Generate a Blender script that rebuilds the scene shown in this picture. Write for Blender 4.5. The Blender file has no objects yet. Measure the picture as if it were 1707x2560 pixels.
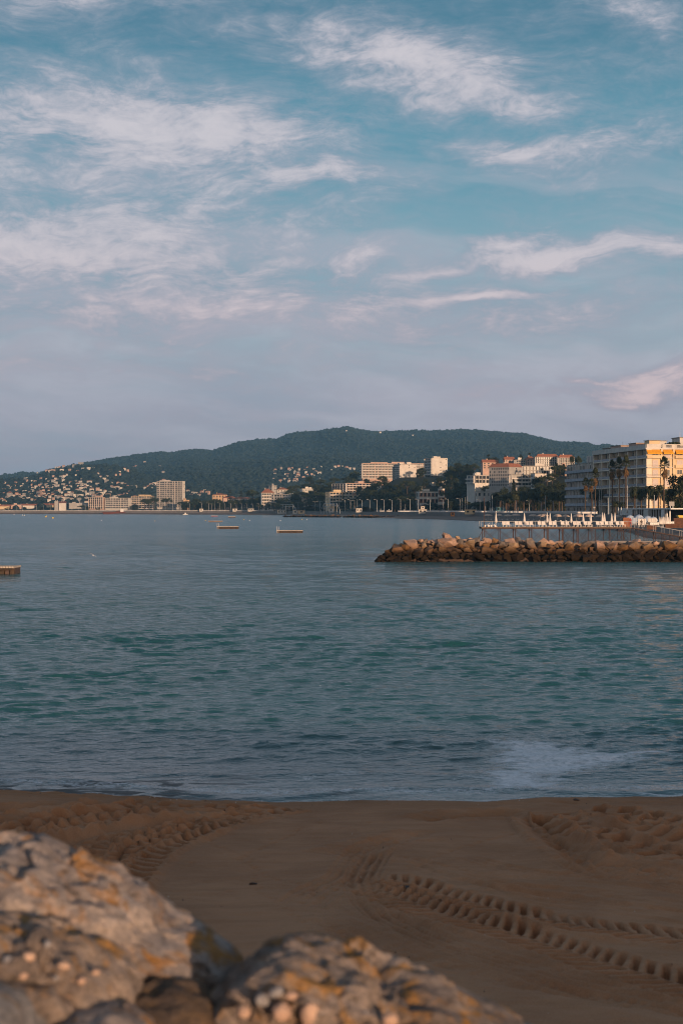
import bpy, bmesh, math, random
import numpy as np
from mathutils import Vector, Matrix, noise as mnoise
sc = bpy.context.scene
COL = sc.collection
R = math.radians

# ------------------------------------------------------------------ camera
F = 3556.0          # focal length in photograph pixels (50 mm on 24x36)
CX, HY = 853.5, 1274.0
CAMZ = 6.0
cam_d = bpy.data.cameras.new('camera')
cam = bpy.data.objects.new('camera', cam_d); COL.objects.link(cam)
cam_d.sensor_fit = 'VERTICAL'; cam_d.sensor_height = 36.0; cam_d.sensor_width = 24.0
cam_d.lens = 50.0
cam_d.shift_y = -(1280 - HY) / 2560.0
cam_d.clip_start = 0.1; cam_d.clip_end = 60000
cam.location = (0, 0, CAMZ); cam.rotation_euler = (R(90), 0, 0)
cam_d.dof.use_dof = True; cam_d.dof.focus_distance = 260; cam_d.dof.aperture_fstop = 2.5
sc.camera = cam

def at(px, py, D):
    return Vector(((px - CX) / F * D, D, CAMZ - (py - HY) / F * D))
def xat(px, D): return (px - CX) / F * D
def zat(py, D): return CAMZ - (py - HY) / F * D
def pxof(X, Y): return CX + F * X / Y
def pyof(Z, Y): return HY + F * (CAMZ - Z) / Y

# ------------------------------------------------------------------ light
SUN_AZ, SUN_EL = 155.0, 6.0      # clockwise from the view direction
sun_d = bpy.data.lights.new('sun', 'SUN'); sun = bpy.data.objects.new('sun', sun_d); COL.objects.link(sun)
sun_d.energy = 4.6; sun_d.angle = R(0.6); sun_d.color = (1.0, 0.67, 0.42)
tosun = Vector((math.sin(R(SUN_AZ)) * math.cos(R(SUN_EL)), math.cos(R(SUN_AZ)) * math.cos(R(SUN_EL)), math.sin(R(SUN_EL))))
sun.rotation_euler = tosun.to_track_quat('Z', 'Y').to_euler()
sun.location = tosun * 100
vs = sc.view_settings
vs.view_transform = 'Standard'; vs.look = 'None'; vs.gamma = 1.0; vs.exposure = 0.0; vs.use_curve_mapping = False
sc.cycles.use_denoising = True; sc.cycles.denoising_input_passes = 'RGB_ALBEDO_NORMAL'; sc.cycles.denoising_prefilter = 'ACCURATE'
sc.cycles.pixel_filter_type = 'BLACKMAN_HARRIS'; sc.cycles.filter_width = 1.05
sc.cycles.max_bounces = 5; sc.cycles.diffuse_bounces = 2; sc.cycles.glossy_bounces = 3
sc.cycles.transmission_bounces = 2; sc.cycles.volume_bounces = 0; sc.cycles.transparent_max_bounces = 6
sc.cycles.caustics_reflective = False; sc.cycles.caustics_refractive = False
sc.cycles.sample_clamp_indirect = 4.0

# ------------------------------------------------------------------ sky
class NT:
    """small helper for building node maths"""
    def __init__(s, tree): s.t = tree; s.n = tree.nodes; s.l = tree.links
    def new(s, t, **k):
        n = s.n.new(t)
        for a, v in k.items(): setattr(n, a, v)
        return n
    def put(s, sock, v):
        if isinstance(v, bpy.types.NodeSocket): s.l.new(v, sock)
        elif v is not None: sock.default_value = v
    def m(s, op, a, b=None, c=None, clamp=False):
        n = s.new('ShaderNodeMath', operation=op, use_clamp=clamp)
        s.put(n.inputs[0], a)
        if b is not None: s.put(n.inputs[1], b)
        if c is not None: s.put(n.inputs[2], c)
        return n.outputs[0]
    def smooth(s, v, a, b, lo=0.0, hi=1.0):
        n = s.new('ShaderNodeMapRange', interpolation_type='SMOOTHSTEP')
        s.put(n.inputs['Value'], v); n.inputs['From Min'].default_value = a; n.inputs['From Max'].default_value = b
        n.inputs['To Min'].default_value = lo; n.inputs['To Max'].default_value = hi
        return n.outputs['Result']
    def mix(s, f, a, b, blend='MIX'):
        n = s.new('ShaderNodeMix', data_type='RGBA', blend_type=blend)
        s.put(n.inputs['Factor'], f)
        for i, v in (('A', a), ('B', b)):
            sk = [q for q in n.inputs if q.name == i and q.type == 'RGBA'][0]
            if isinstance(v, (tuple, list)): v = (*v[:3], 1.0)
            s.put(sk, v)
        return [q for q in n.outputs if q.type == 'RGBA'][0]
    def noise(s, vec, scale, detail=4, rough=0.5, dist=0.0, out='Fac', lac=2.0):
        n = s.new('ShaderNodeTexNoise')
        if vec is not None: s.l.new(vec, n.inputs['Vector'])
        n.inputs['Scale'].default_value = scale; n.inputs['Detail'].default_value = detail
        n.inputs['Roughness'].default_value = rough; n.inputs['Distortion'].default_value = dist
        n.inputs['Lacunarity'].default_value = lac
        return n.outputs[0] if out == 'Fac' else n.outputs['Color']
    def xyz(s, x, y, z):
        n = s.new('ShaderNodeCombineXYZ')
        for i, v in enumerate((x, y, z)): s.put(n.inputs[i], v)
        return n.outputs[0]
    def sep(s, v):
        n = s.new('ShaderNodeSeparateXYZ'); s.l.new(v, n.inputs[0]); return n.outputs

world = bpy.data.worlds.new('World'); sc.world = world; world.use_nodes = True
W = NT(world.node_tree)
for n in list(W.n): W.n.remove(n)
out = W.new('ShaderNodeOutputWorld'); bg = W.new('ShaderNodeBackground')
W.l.new(bg.outputs[0], out.inputs[0])
tc = W.new('ShaderNodeTexCoord')
dx, dy, dz = W.sep(tc.outputs['Generated'])
sky = W.new('ShaderNodeTexSky', sky_type='NISHITA')
sky.sun_disc = False; sky.sun_elevation = R(SUN_EL); sky.sun_rotation = R(SUN_AZ)
sky.air_density = 1.0; sky.dust_density = 1.6; sky.ozone_density = 1.5; sky.altitude = 10
horiz = W.m('SQRT', W.m('ADD', W.m('MULTIPLY', dx, dx), W.m('MULTIPLY', dy, dy)))
el = W.m('ARCTAN2', dz, horiz)                      # elevation, radians
az = W.m('ARCTAN2', dx, dy)                         # azimuth from +Y
# clear air: the physical sky, cooled, with a pale layer of thin high veil towards the horizon
clear = W.mix(1.0, sky.outputs[0], (0.030, 0.068, 0.098), 'MULTIPLY')
ramp = W.new('ShaderNodeValToRGB'); W.l.new(W.m('MULTIPLY', el, 2.0), ramp.inputs[0])
cr = ramp.color_ramp; cr.interpolation = 'EASE'
stops = [(0.0, (0.480, 0.425, 0.520)), (0.13, (0.480, 0.455, 0.555)), (0.24, (0.430, 0.490, 0.565)), (0.36, (0.250, 0.430, 0.510)),
         (0.50, (0.120, 0.335, 0.435)), (0.68, (0.090, 0.235, 0.325)), (1.0, (0.070, 0.165, 0.250))]
while len(cr.elements) < len(stops): cr.elements.new(0.5)
for e, (p, c) in zip(cr.elements, stops): e.position = p; e.color = (*c, 1)
base = W.mix(0.80, clear, ramp.outputs[0])
# round the low sun, behind the camera, the physical sky is left as it is: bright and warm
sund = W.m('MULTIPLY_ADD', dx, math.sin(R(SUN_AZ)), W.m('MULTIPLY', dy, math.cos(R(SUN_AZ))))
base = W.mix(W.smooth(sund, 0.0, 0.9, 0.0, 0.85), base, W.mix(1.0, sky.outputs[0], (0.12, 0.115, 0.11), 'MULTIPLY'))
# clouds: soft ellipses (azimuth, elevation in degrees/..), torn by noise
U = W.m('MULTIPLY', W.m('TANGENT', W.m('MINIMUM', W.m('MAXIMUM', az, -1.2), 1.2)), F)
V = W.m('MULTIPLY', W.m('TANGENT', W.m('MINIMUM', el, 1.2)), F)
vec = W.xyz(W.m('MULTIPLY', U, 0.00235), W.m('MULTIPLY', V, 0.0046), 0.0)
wcol = W.noise(vec, 1.1, 3, 0.5, 0.0, 'Color')
wv = W.new('ShaderNodeVectorMath', operation='SUBTRACT'); W.l.new(wcol, wv.inputs[0]); wv.inputs[1].default_value = (0.5, 0.5, 0.5)
wx, wy, wz = W.sep(wv.outputs[0])
U2 = W.m('ADD', U, W.m('MULTIPLY', wx, 330.0)); V2 = W.m('ADD', V, W.m('MULTIPLY', wy, 150.0))
inview = W.smooth(dy, 0.2, 0.5)
blobs = [  # centre x, centre y, half length, half height, tilt (deg, + = falls to the right), amount
    (1010, 160, 330, 85, 12, 0.95), (1180, 240, 230, 60, 12, 0.95), (760, 110, 200, 40, 6, 0.5), (1330, 190, 200, 50, 2, 0.45),
    (330, 330, 470, 120, 4, 1.0), (600, 330, 250, 85, 3, 0.8), (760, 445, 150, 45, -6, 0.95), (250, 450, 300, 60, 0, 0.6), (420, 205, 70, 26, 6, 0.5),
    (160, 620, 380, 120, -2, 0.95), (60, 500, 260, 60, 0, 0.55), (480, 535, 110, 40, -8, 0.55), (530, 740, 420, 90, 0, 0.72), (880, 660, 110, 42, -18, 0.85), (700, 600, 60, 40, -30, 0.5),
    (900, 780, 420, 60, -8, 0.62), (1330, 385, 190, 36, 10, 0.85), (1560, 370, 240, 80, -12, 0.62), (1640, 80, 190, 70, 16, 0.62), (230, 20, 500, 70, -4, 0.55),
    (1420, 635, 330, 32, -3, 1.08), (1290, 616, 130, 28, -10, 1.0), (1640, 630, 170, 34, -2, 1.0), (1090, 668, 110, 13, -10, 0.9), (1190, 732, 190, 14, -4, 1.15), (1090, 665, 90, 12, -8, 0.6), (1500, 735, 330, 45, -12, 0.45),
    (220, 610, 560, 130, -3, 0.9), (560, 770, 620, 80, -2, 0.8), (1150, 800, 560, 55, -5, 0.62), (350, 930, 620, 50, 2, 0.42), (1100, 920, 700, 40, 2, 0.36), (60, 300, 300, 90, 0, 0.7), (140, 818, 130, 10, -2, 0.6), (110, 788, 70, 7, -2, 0.4), (250, 900, 500, 60, 2, 0.35), (1000, 480, 240, 60, -14, 0.35),
    (1690, 968, 110, 42, 0, 1.15), (1615, 990, 120, 28, 0, 1.1), (1700, 935, 60, 34, 0, 1.15), (1655, 945, 50, 30, 0, 0.95), (1590, 1000, 110, 20, -4, 0.95), (1570, 1012, 60, 12, 0, 1.0), (1440, 950, 60, 12, 0, 0.8), (1520, 955, 80, 10, 0, 0.7), (1460, 985, 230, 26, 3, 0.7), (1180, 985, 260, 30, 2, 0.4), (480, 1065, 160, 22, 12, 0.35)]
tot = None
uv = W.xyz(U2, V2, 0.0)
for (bx_, by_, rx, ry, tilt, amp) in blobs:
    mp = W.new('ShaderNodeMapping', vector_type='TEXTURE'); W.l.new(uv, mp.inputs['Vector'])
    mp.inputs['Location'].default_value = (bx_ - CX, HY - by_, 0); mp.inputs['Rotation'].default_value = (0, 0, R(-tilt)); mp.inputs['Scale'].default_value = (rx * 1.95, ry * 1.95, 1)
    gr = W.new('ShaderNodeTexGradient', gradient_type='SPHERICAL'); W.l.new(mp.outputs[0], gr.inputs[0])
    amp *= 1.12
    if tot is None: tot = W.m('MULTIPLY', gr.outputs['Fac'], amp)
    else:
        g = W.m('MULTIPLY', gr.outputs['Fac'], amp); n_ = W.new('ShaderNodeMath', operation='SMOOTH_MAX')
        W.l.new(tot, n_.inputs[0]); W.l.new(g, n_.inputs[1]); n_.inputs[2].default_value = 0.35; tot = n_.outputs[0]
# the same kind of cloud goes on outside the frame
dome = W.xyz(W.m('MULTIPLY', az, 2.2), W.m('MULTIPLY', el, 6.0), 3.7)
gen = W.smooth(W.noise(dome, 1.0, 2, 0.5), 0.42, 0.68, 0.0, 0.9)
outside = W.m('MAXIMUM', W.smooth(W.m('ABSOLUTE', U), 950, 1500), W.smooth(V, 1330, 1800))
field = W.mix(outside, W.xyz(tot, tot, tot), W.xyz(gen, gen, gen))
field = W.sep(field)[0]
n1 = W.noise(vec, 2.2, 7, 0.62, 0.3)
vec2 = W.xyz(W.m('MULTIPLY_ADD', U2, 0.0042, W.m('MULTIPLY', V2, 0.0022)), W.m('MULTIPLY_ADD', V2, 0.0125, W.m('MULTIPLY', U2, -0.0012)), 5.0)
n2 = W.noise(vec2, 1.3, 5, 0.60, 0.5)
n3 = W.noise(vec2, 5.5, 4, 0.6, 0.3)
# thin streaks of high veil low over the horizon
streak = W.noise(W.xyz(W.m('MULTIPLY', U2, 0.0011), W.m('MULTIPLY_ADD', V2, 0.0085, W.m('MULTIPLY', U2, 0.0006)), 9.0), 1.0, 4, 0.55, 0.2)
base = W.mix(W.m('MULTIPLY', W.smooth(streak, 0.42, 0.66), W.smooth(el, 0.34, 0.10, 0.0, 0.62)), base, (0.53, 0.505, 0.575))
base = W.mix(W.m('MULTIPLY', W.smooth(streak, 0.50, 0.30), W.smooth(el, 0.30, 0.12, 0.0, 0.40)), base, (0.27, 0.37, 0.46))
tex = W.m('MULTIPLY_ADD', W.m('SUBTRACT', n3, 0.5), 0.8, W.m('MULTIPLY', W.m('SUBTRACT', n1, 0.5), 1.45))
tex = W.m('MULTIPLY_ADD', W.m('SUBTRACT', n1, 0.5), 0.0, W.m('MULTIPLY_ADD', W.m('SUBTRACT', n2, 0.5), 0.95, tex))
cl = W.m('MULTIPLY_ADD', tex, W.m('MULTIPLY_ADD', field, 0.75, 0.25), field)
mask = W.smooth(cl, 0.08, 0.92, 0.0, 0.96)
mask = W.m('MULTIPLY', mask, W.smooth(el, -0.02, 0.03))
thick = W.smooth(W.m('MULTIPLY_ADD', tex, 0.9, field), 0.35, 1.25)
ccol = W.mix(thick, (0.345, 0.375, 0.465), (0.64, 0.605, 0.65))
warm = W.smooth(el, 0.05, 0.22)
ccol = W.mix(W.m('SUBTRACT', 1.0, warm), ccol, W.mix(thick, (0.36, 0.325, 0.40), (0.74, 0.57, 0.58)))
final = W.mix(mask, base, ccol)
world.cycles.sampling_method = 'MANUAL'; world.cycles.sample_map_resolution = 512
W.l.new(final, bg.inputs[0]); bg.inputs[1].default_value = 1.0

# ------------------------------------------------------------------ object helpers
def link(o, parent=None):
    COL.objects.link(o)
    if parent is not None: o.parent = parent
    return o
def empty(name, loc=(0, 0, 0), rz=0.0, label=None, cat=None, group=None):
    o = bpy.data.objects.new(name, None); link(o); o.location = loc; o.rotation_euler = (0, 0, rz); o.empty_display_size = 0.1
    return tag(o, label, cat, group)
def tag(o, label=None, cat=None, group=None, kind=None):
    if label: o['label'] = label
    if cat: o['category'] = cat
    if group: o['group'] = group
    if kind: o['kind'] = kind
    return o
def copy_tree(o, parent=None):
    c = o.copy(); link(c); c.parent = parent
    for ch in o.children: copy_tree(ch, c)
    return c
class MB:
    def __init__(s): s.v = []; s.f = []; s.mi = []; s.cur = 0
    def add(s, vs_, fs):
        o = len(s.v); s.v += [tuple(q) for q in vs_]
        for f in fs: s.f.append(tuple(i + o for i in f)); s.mi.append(s.cur)
    def box(s, x0, x1, y0, y1, z0, z1):
        s.add([(x0, y0, z0), (x1, y0, z0), (x1, y1, z0), (x0, y1, z0), (x0, y0, z1), (x1, y0, z1), (x1, y1, z1), (x0, y1, z1)],
              [(3, 2, 1, 0), (4, 5, 6, 7), (0, 1, 5, 4), (1, 2, 6, 5), (2, 3, 7, 6), (3, 0, 4, 7)])
        return s
    def bar(s, a, b, r0, r1=None, n=6, cap=True):
        a, b = Vector(a), Vector(b); r1 = r0 if r1 is None else r1
        d = (b - a)
        if d.length < 1e-6: return s
        d.normalize(); u = d.orthogonal().normalized(); w = d.cross(u)
        vs_ = []
        for p, r in ((a, r0), (b, r1)):
            for i in range(n):
                t = 2 * math.pi * i / n; vs_.append(p + (u * math.cos(t) + w * math.sin(t)) * r)
        fs = [(i, (i + 1) % n, n + (i + 1) % n, n + i) for i in range(n)]
        if cap: fs += [tuple(reversed(range(n))), tuple(range(n, 2 * n))]
        s.add(vs_, fs); return s
    def tube(s, pts, rad, n=6):
        for i in range(len(pts) - 1): s.bar(pts[i], pts[i + 1], rad[i], rad[i + 1], n, True)
        return s
    def lathe(s, prof, n=12, c=(0, 0, 0)):
        vs_ = []
        for r, z in prof:
            for i in range(n):
                t = 2 * math.pi * i / n; vs_.append((c[0] + r * math.cos(t), c[1] + r * math.sin(t), c[2] + z))
        fs = []
        for j in range(len(prof) - 1):
            for i in range(n): fs.append((j * n + i, j * n + (i + 1) % n, (j + 1) * n + (i + 1) % n, (j + 1) * n + i))
        fs += [tuple(reversed(range(n))), tuple(range((len(prof) - 1) * n, len(prof) * n))]
        s.add(vs_, fs); return s
    def poly(s, pts): s.add(pts, [tuple(range(len(pts)))]); return s
    def mesh(s, name, mats, smooth=False):
        me = bpy.data.meshes.new(name); me.from_pydata(s.v, [], s.f)
        for m_ in (mats if isinstance(mats, (list, tuple)) else [mats]): me.materials.append(m_)
        if any(s.mi): me.polygons.foreach_set('material_index', s.mi)
        if smooth: me.polygons.foreach_set('use_smooth', [True] * len(me.polygons))
        me.update(); return me
    def build(s, name, mats, parent=None, smooth=False):
        return link(bpy.data.objects.new(name, s.mesh(name, mats, smooth)), parent)
def grid_mesh(name, P, mat, smooth=True, wrap=False):
    """P: (rows, cols, 3) array of points -> one sheet"""
    r, c = P.shape[:2]
    me = bpy.data.meshes.new(name)
    me.vertices.add(r * c); me.vertices.foreach_set('co', P.reshape(-1).astype(np.float32))
    i = np.arange((r - 1) * (c - 1)); a = (i // (c - 1)) * c + i % (c - 1)
    q = np.stack([a, a + 1, a + c + 1, a + c], 1).astype(np.int32)
    me.loops.add(q.size); me.loops.foreach_set('vertex_index', q.reshape(-1))
    me.polygons.add(len(q)); me.polygons.foreach_set('loop_start', np.arange(0, q.size, 4, dtype=np.int32))
    me.polygons.foreach_set('loop_total', np.full(len(q), 4, np.int32))
    me.polygons.foreach_set('use_smooth', np.full(len(q), smooth))
    me.materials.append(mat); me.update(calc_edges=True); me.validate()
    return link(bpy.data.objects.new(name, me))

# ------------------------------------------------------------------ materials
MATS = {}
def mat(name, col, col2=None, scale=1.0, rough=0.8, bump=0.0, bscale=None, detail=5, lo=0.35, hi=0.65, spec=0.3, metal=0.0, local=False, trans=0.0):
    m = bpy.data.materials.new(name); m.use_nodes = True; t = NT(m.node_tree)
    b = m.node_tree.nodes['Principled BSDF']
    b.inputs['Roughness'].default_value = rough; b.inputs['Specular IOR Level'].default_value = spec; b.inputs['Metallic'].default_value = metal
    if local: v = t.new('ShaderNodeTexCoord').outputs['Object']
    else: v = t.new('ShaderNodeNewGeometry').outputs['Position']
    if col2 is None: b.inputs['Base Color'].default_value = (*col, 1)
    else:
        n = t.smooth(t.noise(v, scale, detail, 0.6, 0.3), lo, hi)
        t.l.new(t.mix(n, col, col2), b.inputs['Base Color'])
    if bump:
        bn = t.new('ShaderNodeBump'); bn.inputs['Strength'].default_value = 1.0; bn.inputs['Distance'].default_value = bump
        t.l.new(t.noise(v, bscale or scale * 3, 6, 0.6), bn.inputs['Height']); t.l.new(bn.outputs[0], b.inputs['Normal'])
    if trans:
        b.inputs['Subsurface Weight'].default_value = 0.0
        b.inputs['Transmission Weight'].default_value = 0.0
    MATS[name] = m; return m
M_white = mat('white_render', (0.66, 0.60, 0.54), (0.56, 0.50, 0.45), 0.25)
M_cream = mat('cream_render', (0.68, 0.52, 0.33), (0.60, 0.43, 0.26), 0.2)
M_pink = mat('pink_render', (0.56, 0.38, 0.31), (0.47, 0.31, 0.25), 0.2)
M_ochre = mat('ochre_render', (0.55, 0.36, 0.22), (0.47, 0.30, 0.18), 0.2)
M_grey = mat('grey_render', (0.40, 0.37, 0.35), (0.33, 0.31, 0.30), 0.2)
M_tile = mat('roof_tile', (0.34, 0.13, 0.075), (0.24, 0.09, 0.055), 1.5)
M_flat = mat('flat_roof', (0.30, 0.26, 0.23), (0.22, 0.2, 0.18), 0.6)
M_glass = mat('window_glass', (0.018, 0.020, 0.024), rough=0.12, spec=0.5)
M_shutter = mat('shutter', (0.30, 0.12, 0.06), (0.24, 0.09, 0.05), 1.0)
M_blind = mat('blind', (0.60, 0.50, 0.46), (0.52, 0.43, 0.40), 2.0)
M_railglass = mat('balcony_glass', (0.14, 0.15, 0.19), rough=0.25, spec=0.5)
M_slab = mat('white_slab', (0.62, 0.56, 0.51), (0.52, 0.47, 0.43), 0.4)
M_awning = mat('yellow_awning', (0.80, 0.36, 0.02), (0.72, 0.30, 0.02), 1.0)
M_pole = mat('pale_metal', (0.48, 0.46, 0.46), rough=0.45)
M_dark = mat('dark_metal', (0.06, 0.05, 0.05), (0.10, 0.06, 0.045), 3.0, rough=0.6)
M_rust = mat('rusty_steel', (0.085, 0.045, 0.036), (0.045, 0.03, 0.03), 2.0, rough=0.75)
M_deck = mat('deck_boards', (0.20, 0.13, 0.09), (0.14, 0.09, 0.06), 2.0)
M_palewood = mat('pale_boards', (0.50, 0.43, 0.37), (0.40, 0.34, 0.29), 1.5)
M_fabric = mat('white_canvas', (0.70, 0.64, 0.60), (0.62, 0.56, 0.53), 1.0)
M_beige = mat('beige_canvas', (0.62, 0.46, 0.37), (0.54, 0.39, 0.31), 0.8)
M_blue = mat('blue_canvas', (0.42, 0.48, 0.58), (0.36, 0.42, 0.52), 0.8)
M_foam = mat('white_plastic', (0.72, 0.68, 0.66), rough=0.4)
M_wood = mat('brown_timber', (0.14, 0.06, 0.035), (0.09, 0.04, 0.025), 1.5)
M_red = mat('red_paint', (0.35, 0.05, 0.04)); M_yellow = mat('yellow_paint', (0.75, 0.50, 0.06), rough=0.4)
M_orange = mat('orange_paint', (0.62, 0.22, 0.06))
M_teal = mat('teal_paint', (0.10, 0.22, 0.24))
M_bark = mat('bark', (0.10, 0.065, 0.045), (0.055, 0.038, 0.028), 2.0)
M_leaf = mat('dark_leaves', (0.015, 0.022, 0.010), (0.030, 0.037, 0.014), 0.6, rough=0.7)
M_pine = mat('pine_needles', (0.022, 0.031, 0.010), (0.048, 0.054, 0.016), 0.5, rough=0.7)
M_cyp = mat('cypress_leaves', (0.011, 0.016, 0.010), (0.020, 0.026, 0.013), 0.6, rough=0.7)
M_palm = mat('palm_leaves', (0.022, 0.029, 0.012), (0.045, 0.048, 0.018), 1.2, rough=0.6)
M_dry = mat('dry_palm_leaves', (0.20, 0.105, 0.04), (0.12, 0.07, 0.03), 1.2, rough=0.8)
M_wall = mat('sea_wall_stone', (0.20, 0.17, 0.155), (0.13, 0.11, 0.10), 0.3, bump=0.1)
M_pave = mat('paving', (0.24, 0.21, 0.20), (0.19, 0.17, 0.16), 0.2)
M_land = mat('land_soil', (0.022, 0.024, 0.014), (0.014, 0.018, 0.011), 0.05)
# ================================================================== SETTING
rng = np.random.default_rng(7); random.seed(7)
def interp(x, pts):
    p = np.array(sorted(pts), float); return np.interp(x, p[:, 0], p[:, 1])
def vnoise(x, y, seed=0):
    """smooth value noise on arrays"""
    xi = np.floor(x).astype(np.int64); yi = np.floor(y).astype(np.int64); fx = x - xi; fy = y - yi
    fx = fx * fx * (3 - 2 * fx); fy = fy * fy * (3 - 2 * fy)
    def h(a, b):
        n = (a * 374761393 + b * 668265263 + seed * 1442695041) & 0x7fffffff
        n = ((n ^ (n >> 13)) * 1274126177) & 0x7fffffff
        return ((n ^ (n >> 16)) & 0xffff) / 65535.0
    return (h(xi, yi) * (1 - fx) + h(xi + 1, yi) * fx) * (1 - fy) + (h(xi, yi + 1) * (1 - fx) + h(xi + 1, yi + 1) * fx) * fy
def fbm(x, y, o=4, seed=0):
    s = 0; a = 0.5
    for k in range(o): s = s + a * vnoise(x * 2 ** k, y * 2 ** k, seed + k); a *= 0.5
    return s

# ---------------------------------------------------------------- near beach
def shore_y(X):
    pts = [(xat(px, 29.2), 21336.0 / (py - HY)) for px, py in ((-300, 1975), (0, 1986), (300, 1999), (550, 2014), (700, 2017), (900, 2010), (1050, 2011), (1200, 2014), (1350, 2003), (1707, 2002), (2000, 2003))]
    y = np.interp(X, [p[0] for p in pts], [p[1] for p in pts])
    return y + np.clip((X - 10) / 60, 0, 1) ** 2 * 32
def sand_base(X, Y):
    d = shore_y(X) - Y
    up = 0.26 * (1 - np.exp(-np.maximum(d, 0) / 0.55)) + 0.047 * np.maximum(d, 0)
    return np.where(d > 0, up, 0.12 * np.maximum(d, -12))
def ground_pt(px, py):
    """pixel -> point on the sand"""
    D = 20.0
    for _ in range(12):
        z = float(sand_base(np.array([xat(px, D)]), np.array([D]))[0]); D = (CAMZ - z) * F / (py - HY)
    return (xat(px, D), D)
xs = np.concatenate([np.linspace(-70, -9.3, 50), np.arange(-9, 9.3, 0.024), np.linspace(9.6, 85, 60)])
ys = np.concatenate([np.linspace(-2, 10.7, 14), np.arange(11.0, 30.6, 0.026), np.linspace(30.8, 62, 60)])
GX, GY = np.meshgrid(xs, ys); GZ = sand_base(GX, GY)
d_sh = shore_y(GX) - GY
dry = np.clip((d_sh - 0.5) / 1.2, 0, 1)
# broad raked sweep and soft undulation
GZ += (0.05 * (fbm(GX * 0.55, GY * 0.8, 3, 3) - 0.45) + 0.030 * (fbm(GX * 2.6, GY * 5, 4, 9) - 0.45)) * dry
fine = (np.abs(GX) < 9.2) & (GY > 11) & (GY < 30.6)
def curve(pts, n=160):
    g = np.array([ground_pt(*p) for p in pts]); t = np.linspace(0, len(g) - 1, n)
    # smooth Catmull-Rom through the points
    g2 = np.vstack([2 * g[0] - g[1], g, 2 * g[-1] - g[-2]]); i = np.minimum(t.astype(int), len(g) - 2); u = (t - i)[:, None]
    p0, p1, p2, p3 = g2[i], g2[i + 1], g2[i + 2], g2[i + 3]
    return 0.5 * (2 * p1 + (p2 - p0) * u + (2 * p0 - 5 * p1 + 4 * p2 - p3) * u ** 2 + (3 * p1 - p0 - 3 * p2 + p3) * u ** 3)
def track(pts, width, fn, n=140):
    """carve fn(s, t) along a curve; s metres along, t in -1..1 across"""
    global GZ
    c = curve(pts, n); seg = np.diff(c, axis=0); L = np.hypot(seg[:, 0], seg[:, 1]); S = np.concatenate([[0], np.cumsum(L)])
    m = fine & (GX > c[:, 0].min() - width) & (GX < c[:, 0].max() + width) & (GY > c[:, 1].min() - width) & (GY < c[:, 1].max() + width)
    idx = np.nonzero(m); x = GX[idx]; y = GY[idx]
    best = np.full(x.shape, 1e9); bs = np.zeros_like(best); bt = np.zeros_like(best)
    for k in range(len(seg)):
        if L[k] < 1e-9: continue
        dx_, dy_ = seg[k] / L[k]; rx, ry = x - c[k, 0], y - c[k, 1]
        a = np.clip(rx * dx_ + ry * dy_, 0, L[k]); ex, ey = rx - a * dx_, ry - a * dy_; d2 = ex * ex + ey * ey
        w = d2 < best; best[w] = d2[w]; bs[w] = (S[k] + a)[w]; bt[w] = (-dy_ * rx + dx_ * ry)[w]
    d = np.sqrt(best); w = d < width * 1.6
    t = np.where(bt < 0, -d, d) / width
    end = np.clip(np.minimum(bs, S[-1] - bs) / 0.35, 0, 1)
    dz_ = fn(bs, t) * end
    wob = 0.25 + 1.2 * vnoise(x * 1.9, y * 1.9, 21) + 0.8 * (vnoise(x * 11, y * 11, 22) - 0.5)
    GZ[idx] += np.where(w, dz_ * wob, 0)
sstep = lambda v, a, b: (lambda q: q * q * (3 - 2 * q))(np.clip((v - a) / (b - a), 0, 1))
def rim(t, depth, lip): return -depth * (1 - sstep(np.abs(t), 0.75, 1.0)) + lip * np.exp(-((np.abs(t) - 1.12) / 0.16) ** 2)
def lugs(depth=0.055, pitch=0.27, slant=0.16, lip=0.02):
    def fn(s, t):
        ph = (s + slant * np.abs(t)) / pitch + np.where(t > 0, 0.0, 0.5)
        tri = np.abs((ph % 1.0) - 0.5) * 2
        ph = ph + 0.12 * np.sin(s * 3.1); tri = np.abs((ph % 1.0) - 0.5) * 2
        hole = sstep(tri, 0.42, 0.66) * sstep(np.abs(t), 0.03, 0.10) * (1 - sstep(np.abs(t), 0.88, 1.02))
        return -depth * hole + 0.35 * depth * (1 - hole) * (1 - sstep(np.abs(t), 0.9, 1.1)) * 0.6 + rim(t, 0.008, lip)
    return fn
def ribs(depth=0.03, n=4, lip=0.012):
    def fn(s, t):
        g = 0.5 + 0.5 * np.cos(t * math.pi * n); cross = 0.5 + 0.5 * np.cos(s * 2 * math.pi / 0.11)
        return (-depth * g * (0.65 + 0.35 * cross)) * (1 - sstep(np.abs(t), 0.85, 1.05)) + rim(t, 0.012, lip)
    return fn
def furrow(depth=0.06, lip=0.04):
    return lambda s, t: -depth * np.exp(-(t / 0.45) ** 2) + lip * np.exp(-((t - 0.95) / 0.3) ** 2) + lip * 0.6 * np.exp(-((t + 0.95) / 0.3) ** 2)
A = lambda pts: [(847 + .5485 * x, 1960 + .5485 * y) for x, y in pts]      # zoom-window coordinates of the right part
B = lambda pts: [(.4464 * x, 1900 + .4464 * y) for x, y in pts]            # and of the left part
track(A([(150, 425), (300, 455), (500, 515), (760, 580), (1000, 632), (1300, 675), (1600, 715), (1800, 740)]), 0.40, lugs(0.14, 0.215, 0.32, 0.05))
track(A([(150, 470), (330, 540), (560, 620), (800, 690), (1050, 770), (1300, 850), (1568, 925), (1800, 990)]), 0.42, lugs(0.14, 0.215, 0.32, 0.05))
track(A([(170, 310), (115, 390), (105, 460), (170, 560), (310, 655), (480, 735), (640, 785), (860, 845), (1040, 895), (1300, 950), (1700, 1030)]), 0.28, ribs(0.055, 4))
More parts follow.
